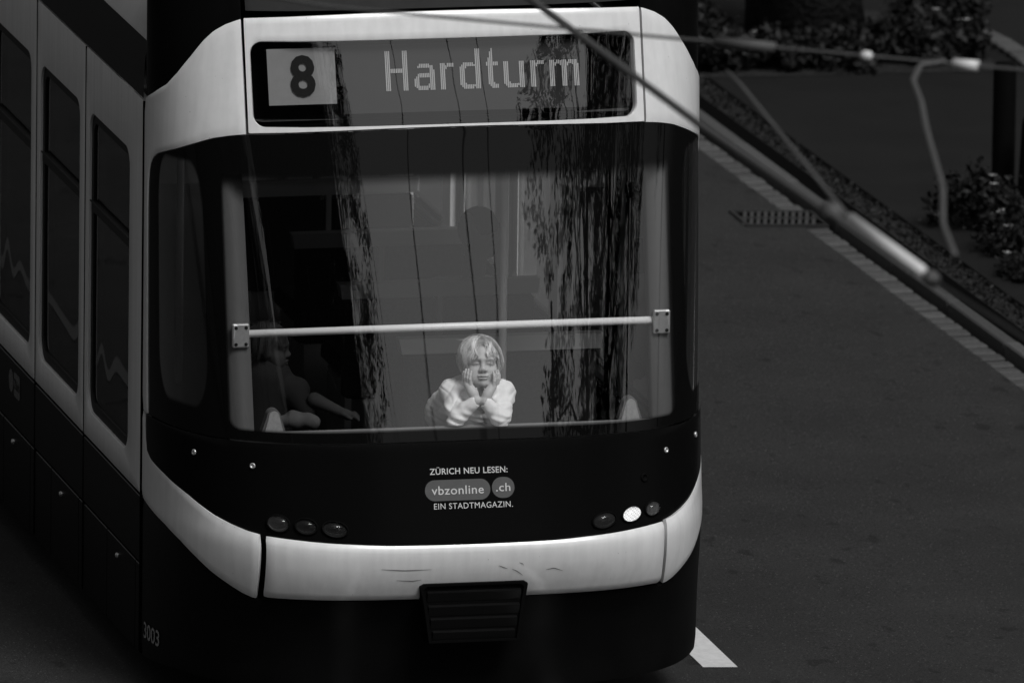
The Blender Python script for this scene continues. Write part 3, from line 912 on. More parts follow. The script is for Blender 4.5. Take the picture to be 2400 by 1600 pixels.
# ---- body sides
bays = [(.992, 2.243), (2.255, 3.352)] + [(3.364 + k * 1.112, 3.364 + (k + 1) * 1.112 - .012) for k in range(5)]
YEND = bays[-1][1] + .012
lights_y = []
for sg in (-1, 1):
    X0 = sg * HW
    fn = (lambda sg: lambda a, b, off: np.stack([np.full(len(a), sg * (HW + off)), a, b], 1))(sg)
    for k, (ya, yb) in enumerate(bays):
        wl_, wr_ = ya + (.29 if k == 0 else .125), yb - .07
        ol = rrect((ya + yb) / 2, 1.744, (yb - ya) / 2, .866, .003)
        il = rrect((wl_ + wr_) / 2, 1.672, (wr_ - wl_) / 2, .668, .095)
        if sg > 0: ol, il = ol[::-1], il[::-1]
        ring_panel('side_panel', il, ol, fn, .04, M['white_side'], tram, 2)
        w = empty('side_window'); w.parent = tram
        # rubber frame
        il2 = rrect((wl_ + wr_) / 2, 1.672, (wr_ - wl_) / 2 - .045, .668 - .045, .06)
        ol2 = rrect((wl_ + wr_) / 2, 1.672, (wr_ - wl_) / 2 + .004, .672, .095)
        if sg > 0: il2, ol2 = il2[::-1], ol2[::-1]
        fn2 = (lambda sg: lambda a, b, off: np.stack([np.full(len(a), sg * (HW - .014 + off)), a, b], 1))(sg)
        ring_panel('seal', il2, ol2, fn2, .02, M['rubber'], w, 1)
        b = MB().box((sg * (HW - .02) - .012, wl_ + .02, 1.895), (sg * (HW - .02) + .012, wr_ - .02, 1.945), .004)
        b.build('transom', M['rubber'], w)
        b = MB().box((sg * (HW - .004) - .003, wl_ + .02, 1.940), (sg * (HW - .004) + .003, wr_ - .02, 1.946))
        b.build('trim_strip', M['roofgrey'], w)
        for za, zb_ in ((1.03, 1.90), (1.94, 2.315)):
            n1, n2 = 30, 24
            yy = np.linspace(wl_ + .02, wr_ - .02, n1); zz = np.linspace(za, zb_, n2)
            YG, ZG_ = np.meshgrid(yy, zz, indexing='ij')
            xx = sg * (HW - .022 + .0006 * np.sin(6 * YG + k) * np.sin(5 * ZG_) + .00022 * np.sin(9 * YG + 2.4 * k + 5 * np.sin(3 * YG)))
            f = grid_faces(n1, n2, 0, sg < 0)
            obj('pane', np.stack([xx, YG, ZG_], -1).reshape(-1, 3), f, M['glass'] if k < 2 or sg < 0 else M['added_clear_glass'], w, True)
        # lower black panels with a hatch
        MB().box((min(X0, X0 - sg * .03), ya, .575), (max(X0, X0 - sg * .03), yb, .866), .003).build('lower_panel', M['black'], tram)
        hy0, hy1 = ya + .10, ya + .10 + .62
        hx = (min(X0 - sg * .002, X0 - sg * .03), max(X0 - sg * .002, X0 - sg * .03))
        MB().box((hx[0], ya, .17), (hx[1], hy0 - .006, .563), .003).build('lower_panel', M['black'], tram)
        MB().box((hx[0], hy1 + .006, .17), (hx[1], yb, .563), .003).build('lower_panel', M['black'], tram)
        h_ = MB().box((hx[0], hy0, .17), (hx[1], hy1, .563), .003).build('hatch', M['black'], tram)
        Mx = Matrix.Translation((X0, hy0 + .38, .498)) @ Vector((sg, 0, 0)).to_track_quat('Z', 'Y').to_matrix().to_4x4()
        MB().lathe([(.012, -.004), (.012, .006), (.006, .010), (.0005, .011)], 12, Mx).build('latch', M['metal'], h_, True)
    for k in range(len(bays)):
        ys0 = bays[k][0] - .012
        x_a, x_b = sorted((sg * (HW + .0015), sg * (HW - .03)))
        MB().box((x_a, ys0, .18), (x_b, ys0 + .012, 2.61)).build('joint_seal', M['void'], tram)
    # backing, roof edge band, roof cover
    def bx(a, b): return (min(a, b), max(a, b))
    x1, x2 = bx(X0 - sg * .045, X0 - sg * .07)
    MB().box((x1, .96, .20), (x2, YEND, .98)).build('inner_lining', M['void'], tram)
    MB().box((x1, .96, 2.36), (x2, YEND, 2.62)).build('inner_lining', M['interior'], tram)
    for k in range(len(bays) + 1):
        ym = (.97 if k == 0 else (bays[k-1][1] + .006))
        MB().box((x1, ym - (.0 if k == 0 else .075), .98), (x2, ym + (.27 if k == 0 else .10), 2.36)).build('window_pillar', M['void'] if sg < 0 or k < 2 else M['pillar_in'], tram)  # near and left pillars coloured dark in place of interior shade
    V = []
    ys_ = (.985, YEND)
    for y in ys_:
        for dx, z in ((0, 2.622), (0, 2.70), (.006, 2.80), (.018, 2.868)): V.append((X0 - sg * dx, y, z))
    o = obj('roof_edge_band', V, [((0+i, 1+i, 5+i, 4+i)[::(1 if sg < 0 else -1)]) for i in range(3)], M['black'], tram, True)
    V = []
    for y in ys_:
        for dx, z in ((.012, 2.876), (.06, 3.05), (.16, 3.22), (.42, 3.32), (HW, 3.35)): V.append((X0 - sg * dx, y, z))
    obj('roof_cover', V, [((0+i, 1+i, 6+i, 5+i)[::(1 if sg < 0 else -1)]) for i in range(4)], M['rooflight'], tram, True)
# round logo plates on the lower side: a disc and a rounded square
M['plate'] = mat('side_logo_plate', .11, .6, .2)
r1 = rrect(3.90, .768, .052, .052, .0518, 10, 2)
obj('logo_disc', np.stack([np.full(len(r1), -HW - .002), r1[:, 0], r1[:, 1]], 1), [list(range(len(r1)))[::-1]], M['plate'], tram)
r1 = rrect(3.765, .768, .070, .056, .018, 6, 2)
obj('logo_plate', np.stack([np.full(len(r1), -HW - .002), r1[:, 0], r1[:, 1]], 1), [list(range(len(r1)))[::-1]], M['plate'], tram)
V2, F = text_mesh('Züri', 1.0, .02)
q = fit(V2, 0, 1, 0, 1)
obj('logo_lettering', np.stack([np.full(len(q), -HW - .004), 3.825 - .12 * q[:, 0], .748 + .045 * q[:, 1]], 1), F, M['signink'], tram)

# floor, ceiling, rear bulkhead of the section, shelf behind the glass
V = [(-.85, .25, .62), (.85, .25, .62), (HW - .08, .95, .62), (HW - .08, YEND, .62), (-HW + .08, YEND, .62), (-HW + .08, .95, .62)]
obj('cabin_floor', V, [(0, 1, 2, 3, 4, 5)], M['floor_in'], tram)
V = [(-.80, .50, 2.60), (.80, .50, 2.60), (HW - .08, .95, 2.60), (HW - .08, YEND, 2.60), (-HW + .08, YEND, 2.60), (-HW + .08, .95, 2.60)]
obj('cabin_ceiling', V, [(5, 4, 3, 2, 1, 0)], M['interior'], tram)
MB().box((-HW + .02, YEND, .2), (HW - .02, YEND + .04, 3.3)).build('bulkhead', M['interior'], tram)
us = u_of_x(np.linspace(-1.0, 1.0, 60))
Pf = nose(us, 1.302, ysU, -.03); Pb = Pf.copy(); Pb[:, 1] = np.maximum(.245, Pf[:, 1] + .03)
V = np.concatenate([Pf, Pb, Pb - (0, 0, .04), Pf - (0, 0, .04)])
n = len(us)
F = []
for a_, b_ in ((0, 1), (1, 2), (3, 0)):
    F += [(a_*n + i, a_*n + i + 1, b_*n + i + 1, b_*n + i) for i in range(n - 1)]
obj('window_shelf', V, F, mat('shelf_trim', .22, .6, .3), tram)
MB().box((-.93, .26, .62), (.93, .29, 1.262)).build('shelf_front', M['black_matt'], tram)

# pillars, handrail, brackets
for sg in (-1, 1):
    zz = np.linspace(1.28, 2.56, 24)
    A = nose_x(sg * 1.03 + 0*zz, zz, ysU, -.03); B = nose_x(sg * .925 + 0*zz, zz, ysU, -.075)
    mid = nose_x(sg * .975 + 0*zz, zz, ysU, -.032)
    C_ = B + np.array((0, .08, 0))
    V = np.stack([A, mid, B, C_], 1).reshape(-1, 3)
    f = grid_faces(24, 4, 0, sg > 0)
    obj('window_post', V, f, M['pillar'], tram, True)
hr = empty('handrail'); hr.parent = tram
MB().tube([(-.93, .335, 1.709), (0, .335, 1.711), (.93, .335, 1.710)], .0165, 20).build('bar', M['rail'], hr, True)
for sg in (-1, 1):
    b_ = MB().box((sg * .927 - .037, .300, 1.655), (sg * .927 + .037, .330, 1.759), .005).build('bracket', M['metal'], hr)
    for dx in (-.022, .022):
        for dz in (-.036, .036):
            Mx = Matrix.Translation((sg * .927 + dx, .2995, 1.707 + dz)) @ Matrix.Rotation(math.pi / 2, 4, 'X')
            MB().lathe([(.0075, 0), (.0075, .002), (.004, .003), (.0005, .0025)], 12, Mx).build('screw', M['signink'], b_)
    # lamp housings at the foot of the glass
    lp = empty('tail_lamp_housing'); lp.parent = tram
    xx = sg * .786
    for nm, s_, yy_, mm_ in (('surround', 1.0, .27, M['pillar']), ('cover', .78, .262, mat('ribbed_cover', .30, .6, .3, noise=(90, .2)))):
        O = []
        for t in np.linspace(0, math.pi, 20):
            O.append((xx + .030 * s_ * math.cos(t), 1.355 + .032 * s_ * math.sin(t)))
        O = [(xx + .052 * s_ + .0, 1.29)] + O + [(xx - .052 * s_, 1.29)]
        O = np.array(O); n = len(O)
        V = np.concatenate([np.stack([O[:, 0], np.full(n, yy_), O[:, 1]], 1), np.stack([O[:, 0], np.full(n, yy_ + .05), O[:, 1]], 1)])
        F = [list(range(n))] + [(i, n + i, n + (i+1) % n, (i+1) % n) for i in range(n)]
        obj(nm, V, F, mm_, lp)
# grab pole
MB().tube([(.452, 1.3, .62), (.452, 1.3, 2.60)], .0165, 16).build('grab_pole', M['rail'], tram, True)

# seats
def make_seat(x0, x1, y, ztop):
    s = empty('seat'); s.parent = tram
    zf = .62
    V = np.array([(x0, y, ztop - .065), (x1, y, ztop - .065), (x1 + .012, y + .012, ztop), (x0 - .012, y + .012, ztop), (x0 - .012, y + .075, ztop), (x1 + .012, y + .075, ztop), (x0, y + .085, ztop - .065), (x1, y + .085, ztop - .065)])
    obj('top_rim', V, [(0, 1, 2, 3), (3, 2, 5, 4), (4, 5, 7, 6), (0, 3, 4, 6), (1, 7, 5, 2), (0, 6, 7, 1)], M['seat_rim'], s)
    w = (x1 - x0) / 2
    for k in range(2):
        MB().box((x0 + k * w + .012, y + .008, zf + .28), (x0 + (k + 1) * w - .012, y + .085, ztop - .068), .018).build('backrest', M['seat_dark'], s)
        MB().box((x0 + k * w + .012, y + .086, zf + .36), (x0 + (k + 1) * w - .012, y + .52, zf + .45), .02).build('cushion', M['seat_dark'], s)
    MB().box((x0 + w - .012, y + .004, zf + .1), (x0 + w + .012, y + .08, ztop - .066)).build('frame', M['seat_rim'], s)
    MB().box((x0 + .02, y + .02, zf), (x0 + .05, y + .4, zf + .36)).build('leg', M['seat_rim'], s)
    MB().box((x1 - .05, y + .02, zf), (x1 - .02, y + .4, zf + .36)).build('leg', M['seat_rim'], s)
    return s
make_seat(.03, .92, 1.42, 1.425); make_seat(.02, .91, 2.62, 1.425); make_seat(.06, .86, 3.82, 1.41); make_seat(.06, .88, 5.0, 1.41)
for k in range(4):
    MB().box((.50 + k * .16, 6.1, .62), (.50 + k * .16 + .13, 6.13, 2.58), .01).build('partition_panel', M['pillar_in'], tram)
for (x, y) in ((.1, 5.9), (-.35, 4.4)):
    MB().tube([(x, y, .62), (x, y, 2.60)], .0165, 14).build('grab_pole', M['rail'], tram, True)
# bogie under the floor
bg_ = empty('bogie'); bg_.parent = tram
MB().box((-.62, 1.3, .25), (.62, 3.5, .45), .03).build('frame', M['black_matt'], bg_)
for x in (-.5, .5):
    for y in (1.7, 3.1):
        Mx = Matrix.Translation((x, y, SL * x + .285)) @ Matrix.Rotation(math.pi / 2, 4, 'Y')
        MB().lathe([(.001, -.05), (.28, -.05), (.28, .03), (.30, .035), (.30, .05), (.001, .05)], 28, Mx).build('wheel', M['iron'], bg_)

# ------------------------------------------------------------------ people
M['skin'] = mat('skin', .53, .5, .35, attr='tone')
M['hair'] = mat('blond_hair', .62, .42, .5, attr='tone')
M['skin_shade'] = mat('shaded_skin', .46, .8, .05, attr='tone')  # copy of the skin whose colour carries shade
M['hair_shade'] = mat('shaded_hair', .62, .8, .04, attr='tone')  # shaded copy of the blond hair, shade put into its colour
M['sweater'] = mat('white_sweatshirt', .86, .9, .1, noise=(25, .05), bump=(300, .25, .002))
M['dark_cloth'] = mat('dark_jacket', .012, .9, .1)
M['pale_cloth'] = mat('pale_cloth', .07, .9, .1, noise=(30, .15))  # pale cloth, its colour lowered to look shaded

def frame(right, fwd_tilt_deg, yaw_deg=0.0):
    pass
def rot(ax, deg):
    return np.array(Matrix.Rotation(math.radians(deg), 3, ax))

def head_sdf(S, T, sc=1.0):
    """features of a child's head added to grid S; T maps head coords (right, forward, up) to the grid frame"""
    Rm = T['R'] ; c0 = T['c']
    def W(p): return c0 + Rm @ (np.array(p, float) * sc)
    def E_(c, r, k, sub=False): S.ell(W(c), np.array(r) * sc, k * sc, Rm, sub)
    def C_(a, b, ra, rb, k, sub=False): S.cap(W(a), W(b), ra * sc, rb * sc, k * sc, sub)
    E_((0, -.015, .026), (.070, .086, .078), .01)
    E_((0, .022, -.027), (.058, .056, .070), .025)
    E_((0, .050, .030), (.050, .030, .040), .02)
    for s in (-1, 1):
        E_((s * .036, .042, -.038), (.028, .031, .031), .018)
        E_((s * .034, .044, -.064), (.025, .027, .024), .018)
        E_((s * .068, -.005, -.012), (.010, .018, .026), .008)
    E_((0, .058, -.086), (.022, .018, .017), .016)
    E_((0, .072, .014), (.046, .012, .010), .016)
    for s in (-1, 1):
        E_((s * .029, .090, -.004), (.017, .014, .012), .012, True)
        E_((s * .028, .0655, -.005), (.0165, .0125, .0105), .006)
        E_((s * .029, .0765, -.0085), (.015, .004, .0016), .003, True)
    C_((0, .074, .000), (0, .084, -.024), .0055, .0085, .013)
    E_((0, .087, -.029), (.0115, .0105, .0095), .008)
    for s in (-1, 1):
        E_((s * .0115, .083, -.034), (.0078, .009, .007), .007)
        E_((s * .0062, .0905, -.0405), (.0040, .0045, .0038), .003, True)
    E_((0, .0785, -.0575), (.0215, .010, .0065), .010)
    E_((0, .0765, -.0680), (.0180, .010, .0070), .009)
    E_((0, .0900, -.0630), (.0240, .012, .0014), .0035, True)
    C_((0, -.012, -.06), (0, -.035, -.16), .040, .043, .02)
    return W

def head_tone(V, T, sc=1.0):
    Q = ((V - T['c']) @ T['R']) / sc
    t = np.ones(len(V))
    def g(c, r): return np.exp(-(((Q - np.array(c)) / np.array(r)) ** 2).sum(1))
    front = Q[:, 1] > .03
    for s in (-1, 1):
        t -= .74 * g((s * .029, .075, -.0095), (.0150, .02, .0026)) * front         # closed lashes
        t -= .30 * g((s * .029, .075, -.001), (.018, .02, .0075)) * front           # lids
        t -= .34 * g((s * .030, .075, .0135), (.019, .02, .0042)) * front           # brows
        t -= .30 * g((s * .0125, .075, .002), (.0065, .02, .010)) * front  # shading beside the nose bridge painted into the tone
        t -= .85 * g((s * .0062, .088, -.0405), (.0042, .012, .0036)) * front       # nostril shadow put into the skin tone
        t -= .10 * g((s * .040, .06, -.045), (.018, .03, .018)) * front
    t -= .58 * g((0, .08, -.0630), (.0230, .02, .0022)) * front  # shade of the mouth line painted into the tone
    t -= .30 * g((0, .08, -.0600), (.0200, .02, .0075)) * front
    t -= .22 * g((0, .08, -.0700), (.0160, .02, .0050)) * front
    return np.clip(t, .06, 1.2)

def hair_mesh(T, sc, nst, seed, length=1.0, wid=.0013, messy=1.0):
    """strands falling to both sides of a parting; flat tapered ribbons"""
    rg = np.random.default_rng(seed)
    V = []; F = []; tone = []
    cen = np.array((0, -.014, .016)); R = np.array((.079, .100, .094))
    for k in range(nst):
        if k % 16 == 0:                                      # a new lock
            s = 1 if rg.random() < .54 else -1
            p = rg.random()
            yr0 = .058 - .14 * p; xr0 = -.012 + rg.normal() * .010
            dr0 = rg.normal() * .016 + (.014 if yr0 > .02 else -.02) - (rg.uniform(0, .05) if p > .8 else 0)
            vol0 = 1.0 + .15 * rg.random() ** 2.4; tone0 = np.clip(rg.normal(1.0, .28), .45, 1.6)
            en0 = 1 + .17 * rg.normal(); ph0 = rg.uniform(0, 6.28); am0 = messy * rg.uniform(.002, .010)
        yr = yr0 + rg.normal() * .006; xr = xr0 + rg.normal() * .006
        drift = dr0 + rg.normal() * .004 + (yr0 - yr) * .6      # lock narrows to its tip
        vol = vol0 + .02 * rg.random()
        st = rg.uniform(0, .55) if rg.random() < .65 else 0.0
        endang = np.interp(yr, [-.085, -.03, .02, .045, .06], [120, 113, 102, 90, 76]) * length * en0 * (1 + .03 * rg.normal())
        if s < 0 and yr > .05: endang *= 1.08
        ns = 10; pts = []; nrm = []
        ph, am = ph0 + rg.normal() * .3, am0
        for i in range(ns):
            f = st + (1 - st) * i / (ns - 1)
            ps = math.radians(endang * f)
            y = yr + drift * f + am * math.sin(ph + 7 * f)
            kk = math.sqrt(max(.06, 1 - ((y - cen[1]) / (R[1] * vol)) ** 2))
            fl = 1 + (.10 * f ** 3) * rg.uniform(.3, 1.2)
            x = xr * (1 - f) + s * R[0] * vol * kk * fl * math.sin(ps)
            z = cen[2] + R[2] * vol * (kk if f < .5 else kk) * math.cos(ps) + am * .8 * math.cos(ph + 6 * f)
            pts.append((x, y, z)); nrm.append((s * math.sin(ps), (y - cen[1]) / R[1], math.cos(ps)))
        pts = np.array(pts); nrm = np.array(nrm); nrm /= np.linalg.norm(nrm, axis=1)[:, None]
        tg = np.gradient(pts, axis=0); sd = np.cross(tg, nrm); sd /= np.linalg.norm(sd, axis=1)[:, None] + 1e-9
        w = wid * (.5 + .9 * rg.random()) * np.interp(np.linspace(0, 1, ns), [0, .2, .7, 1], [.6, 1, .8, .06])
        b = len(V)
        L = pts - sd * w[:, None]; Rr = pts + sd * w[:, None]; Md = pts + nrm * w[:, None] * .7
        for i in range(ns): V += [L[i], Md[i], Rr[i]]
        for i in range(ns - 1):
            q = b + i * 3
            F += [(q, q+1, q+4, q+3), (q+1, q+2, q+5, q+4)]
        tn = tone0 * np.clip(rg.normal(1.0, .16), .6, 1.4)
        rootdark = np.interp(np.linspace(st, 1, ns), [0, .12, .35], [.60, .75, 1.0])
        tone += list(np.repeat(tn * rootdark, 3))
    # a tuft standing up at the crown
    for k in range(40):
        b = len(V); o = np.array((-.015 + rg.normal() * .012, -.045 + rg.normal() * .012, .100))
        d = np.array((-.035 + rg.normal() * .02, rg.normal() * .01, .022 + rg.normal() * .008))
        for i in range(5):
            f = i / 4; c = o + d * f + np.array((0, 0, -.014 * f * f))
            V += [c + (0, .0007 * (1 - f), 0), c + (0, 0, .0007), c - (0, .0007 * (1 - f), 0)]; tone += [1.1] * 3
        for i in range(4):
            q = b + i * 3; F += [(q, q+1, q+4, q+3), (q+1, q+2, q+5, q+4)]
    V = np.array(V)
    return T['c'] + (V * sc) @ T['R'].T, F, np.array(tone)

def place(V, L0, yaw=-12.7):
    c, s = math.cos(math.radians(yaw)), math.sin(math.radians(yaw))
    Rz = np.array(((c, -s, 0), (s, c, 0), (0, 0, 1)))
    return np.asarray(V) @ Rz.T + np.array(L0)

# ---- the child at the window: frame is (right in the picture, away from the viewer, up), origin between the elbows
L0 = (.096, .20, 1.300)
kid = empty('person', L0)
tag(kid, 'blond child in white sweatshirt leaning on elbows with cheeks in both hands behind the glass', 'person')
tilt, yaw = 15.0, 4.0
Rh = rot('Z', 180) @ np.eye(3)
# head axes: right -> +x, forward -> -y, up -> +z, then tipped back and turned
Bh = np.array(((1, 0, 0), (0, -1, 0), (0, 0, 1.0))).T
Rt = rot('Z', yaw) @ rot('X', tilt * 1.0)
T1 = {'R': Rt @ Bh, 'c': np.array((.014, .112, .250))}
# tipping back must raise the face: check the forward axis points up
if (T1['R'] @ np.array((0, 1.0, 0)))[2] < 0:
    Rt = rot('Z', yaw) @ rot('X', -tilt); T1['R'] = Rt @ Bh
S = SDF((-.16, -.06, -.03), (.19, .30, .40), .0021)
W = head_sdf(S, T1)
def finger(pts, r, k=.0022):
    p0 = np.array(pts[0]); S.chain([p0 + (np.array(p) - p0) * .84 for p in pts], [q * .86 for q in r], k)
# image-left hand
S.cap((-.075, .012, .045), (-.008, -.002, .112), .021, .0175, .008)
S.chain([(-.008, -.002, .112), (-.022, .010, .140), (-.040, .024, .168)], [.0185, .021, .0185], .010)
S.cap((-.030, .012, .150), (-.052, .034, .184), .017, .013, .010)
for pts, r in ((((-.034, .012, .178), (-.036, .010, .205), (-.0345, .015, .226), (-.031, .022, .244)), (.0085, .0078, .0070, .0058)),
               (((-.044, .020, .182), (-.0475, .018, .210), (-.046, .022, .233), (-.0425, .029, .252)), (.0085, .0078, .0070, .0058)),
               (((-.054, .030, .184), (-.0585, .029, .210), (-.0575, .033, .232), (-.054, .039, .249)), (.0082, .0075, .0068, .0056)),
               (((-.060, .042, .182), (-.0665, .043, .203), (-.0665, .047, .221), (-.064, .052, .235)), (.0075, .0068, .0060, .0050)),
               (((-.022, .012, .144), (-.014, .020, .154), (-.006, .028, .160)), (.0085, .0075, .0060))):
    finger(pts, r)
# image-right hand
S.cap((.090, .012, .045), (.026, -.002, .108), .021, .0175, .008)
S.chain([(.026, -.002, .108), (.040, .008, .138), (.060, .022, .166)], [.0185, .020, .0180], .010)
S.cap((.048, .010, .150), (.072, .032, .182), .016, .0125, .010)
for pts, r in ((((.064, .012, .172), (.0685, .010, .200), (.0675, .015, .224), (.064, .022, .243)), (.0085, .0078, .0070, .0058)),
               (((.073, .020, .178), (.0785, .018, .206), (.0780, .023, .231), (.0745, .030, .251)), (.0085, .0078, .0070, .0058)),
               (((.080, .030, .180), (.0865, .030, .206), (.0865, .034, .229), (.0835, .040, .247)), (.0082, .0075, .0068, .0056)),
               (((.084, .042, .178), (.0915, .044, .200), (.0920, .048, .219), (.0895, .053, .233)), (.0075, .0068, .0060, .0050)),
               (((.042, .012, .142), (.034, .020, .152), (.026, .028, .158)), (.0085, .0075, .0060))):
    finger(pts, r)
V, F = S.mesh()
tone = head_tone(V, T1)
obj('body', place(V, (0, 0, 0)), F, M['skin'], kid, True, {'tone': tone})

# sweatshirt
S = SDF((-.26, -.075, -.16), (.22, .54, .24), .0030)
S.ell((-.03, .24, .040), (.155, .15, .135), .03)
S.ell((-.09, .36, -.02), (.14, .16, .12), .04)
for s, sh, el, wr in ((-1, (-.110, .150, .118), (-.090, .010, .034), (-.022, -.002, .098)), (1, (.106, .150, .112), (.100, .010, .034), (.040, -.002, .094))):
    S.ell(sh, (.055, .065, .055), .03)
    S.cap(sh, el, .053, .044, .025)
    S.cap(el, wr, .044, .029, .014)
    d = np.array(wr) - np.array(el); d /= np.linalg.norm(d)
    S.cap(np.array(wr) - d * .014, np.array(wr) + d * .008, .0305, .0275, .003)
S.cap((.0, .13, .135), (.02, .10, .150), .075, .062, .03)       # collar
S.cap((.012, .085, .150), (.012, .115, .30), .052, .060, .008, True)
# keep the sleeves hollow at the cuffs
for el, wr in (((-.090, .010, .034), (-.022, -.002, .098)), ((.100, .010, .034), (.040, -.002, .094))):
    d = np.array(wr) - np.array(el); d /= np.linalg.norm(d)
    S.cap(np.array(wr) - d * .010, np.array(wr) + d * .04, .0200, .0215, .002, True)
sl, P = S.blk((-.26, -.075, -.16), (.22, .54, .24), 0)
X, Y, Zz = P[..., 0], P[..., 1], P[..., 2]
cuff = np.minimum(np.linalg.norm(P - np.array((-.022, -.002, .098), np.float32), axis=-1), np.linalg.norm(P - np.array((.040, -.002, .094), np.float32), axis=-1))
S.f[sl] += np.clip((cuff - .022) / .03, 0, 1) * (1 - .75 * np.clip((Y - .12) / .1, 0, 1)) * (.0034 * np.sin(62 * X + 70 * Zz + 9 * np.sin(14 * Zz)) * np.sin(38 * Zz - 20 * X + 2) + .0022 * np.sin(120 * Zz - 70 * np.abs(X) + 30 * Y) * np.sin(40 * X + 25 * Y) + .0045 * np.sin(34 * Zz + 45 * np.abs(X - .01) + 1.3 + 18 * Y) * np.sin(22 * X - 17 * Zz) + .0050 * (1 - np.abs(np.sin(30 * Zz + 26 * np.abs(X - .01) + 12 * Y + 1.2 * np.sin(30 * X) + .5))) ** 2.2 + .0036 * (1 - np.abs(np.sin(26 * Zz - 24 * np.abs(X - .01) + 1.0 * np.sin(40 * Zz) + 1.1))) ** 2.5).astype(np.float32)
V, F = S.mesh()
V[:, 2] = np.where(V[:, 1] < .055, np.maximum(V[:, 2], .003), V[:, 2])
obj('sweatshirt', place(V, (0, 0, 0)), F, M['sweater'], kid, True)
hv, hf, ht = hair_mesh(T1, 1.0, 4600, 3)
obj('hair', place(hv, (0, 0, 0)), hf, M['hair'], kid, True, {'tone': ht})
S = SDF((-.26, .18, -.70), (.10, .56, -.02), .006)
for dx in (-.055, .055):
    S.chain([np.array((-.09 + dx, .38, -.08)), np.array((-.08 + dx, .35, -.36)), np.array((-.08 + dx, .37, -.60))], [.085, .055, .045], .02)
    S.cap((-.08 + dx, .37, -.655), (-.075 + dx, .29, -.660), .028, .024, .012)
V, F = S.mesh()
obj('trousers', place(V, (0, 0, 0)), F, M['dark_cloth'], kid, True)
# scalp under the strands
S = SDF((-.11, -.02, .17), (.14, .30, .40), .0035)
S.ell(T1['c'] + T1['R'] @ np.array((0, -.014, .026)), (.0715, .0885, .082), 0, T1['R'])
S.ell(T1['c'] + T1['R'] @ np.array((0, .075, -.035)), (.056, .075, .088), .008, T1['R'], True)
S.ell(T1['c'] + T1['R'] @ np.array((0, .0, -.12)), (.11, .11, .085), .008, T1['R'], True)
V, F = S.mesh()
obj('hair_under', place(V, (0, 0, 0)), F, M['hair'], kid, True, {'tone': np.full(len(V), .42)})

# ---- second child, in profile in the dark near end of the window
def figure(name, L0, headc, yawdeg, sc, label, torso, extra=None, hair=True, hsk=.46, h=.004, cloth=None, seed=5, hairlen=1.0):
    p = empty(name, L0); tag(p, label, 'person')
    T = {'R': rot('Z', yawdeg) @ Bh, 'c': np.array(headc, float)}
    S = SDF((-.45, -.35, -.75), (.45, .55, .28 + headc[2]), h * 1.6)
    head_sdf(S, T, sc)
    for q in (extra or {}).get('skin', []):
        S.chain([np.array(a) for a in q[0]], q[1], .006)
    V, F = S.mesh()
    obj('body', place(V, (0, 0, 0)), F, M['skin_shade'], p, True, {'tone': head_tone(V, T, sc) * (.07 if hair else .6)})  # cabin shade multiplied into the second child's skin tone
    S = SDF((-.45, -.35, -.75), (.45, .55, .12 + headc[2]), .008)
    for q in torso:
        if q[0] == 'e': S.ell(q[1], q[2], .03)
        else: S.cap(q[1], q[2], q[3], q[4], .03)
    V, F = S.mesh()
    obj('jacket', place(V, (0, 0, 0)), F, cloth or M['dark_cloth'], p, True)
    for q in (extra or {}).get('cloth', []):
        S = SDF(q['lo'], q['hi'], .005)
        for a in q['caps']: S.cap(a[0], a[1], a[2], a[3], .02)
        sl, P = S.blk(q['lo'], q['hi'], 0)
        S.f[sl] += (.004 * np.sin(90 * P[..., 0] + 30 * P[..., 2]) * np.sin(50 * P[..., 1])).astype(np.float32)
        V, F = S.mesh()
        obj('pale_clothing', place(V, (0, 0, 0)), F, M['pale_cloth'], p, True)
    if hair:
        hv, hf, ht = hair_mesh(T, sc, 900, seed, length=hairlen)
        obj('hair', place(hv, (0, 0, 0)), hf, M['hair_shade'], p, True, {'tone': ht * .05})  # hair tone cut to carry the same shade
    return p, T

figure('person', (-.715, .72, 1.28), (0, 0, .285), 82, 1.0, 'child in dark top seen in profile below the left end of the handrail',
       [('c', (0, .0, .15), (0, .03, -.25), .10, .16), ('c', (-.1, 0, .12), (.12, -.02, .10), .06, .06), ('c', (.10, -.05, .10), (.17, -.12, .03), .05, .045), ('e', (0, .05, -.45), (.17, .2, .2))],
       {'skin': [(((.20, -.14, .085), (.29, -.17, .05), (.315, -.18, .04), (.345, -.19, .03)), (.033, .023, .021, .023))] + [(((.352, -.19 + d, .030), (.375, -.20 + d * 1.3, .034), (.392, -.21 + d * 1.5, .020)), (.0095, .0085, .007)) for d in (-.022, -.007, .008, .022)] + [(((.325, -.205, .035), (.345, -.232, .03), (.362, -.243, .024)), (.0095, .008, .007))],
        'cloth': [{'lo': (-.05, -.35, -.04), 'hi': (.35, .0, .12), 'caps': [((.04, -.20, -.005), (.10, -.22, .01), .025, .03), ((.11, -.20, .01), (.20, -.22, .005), .04, .032)]}]}, seed=11, hairlen=1.0)

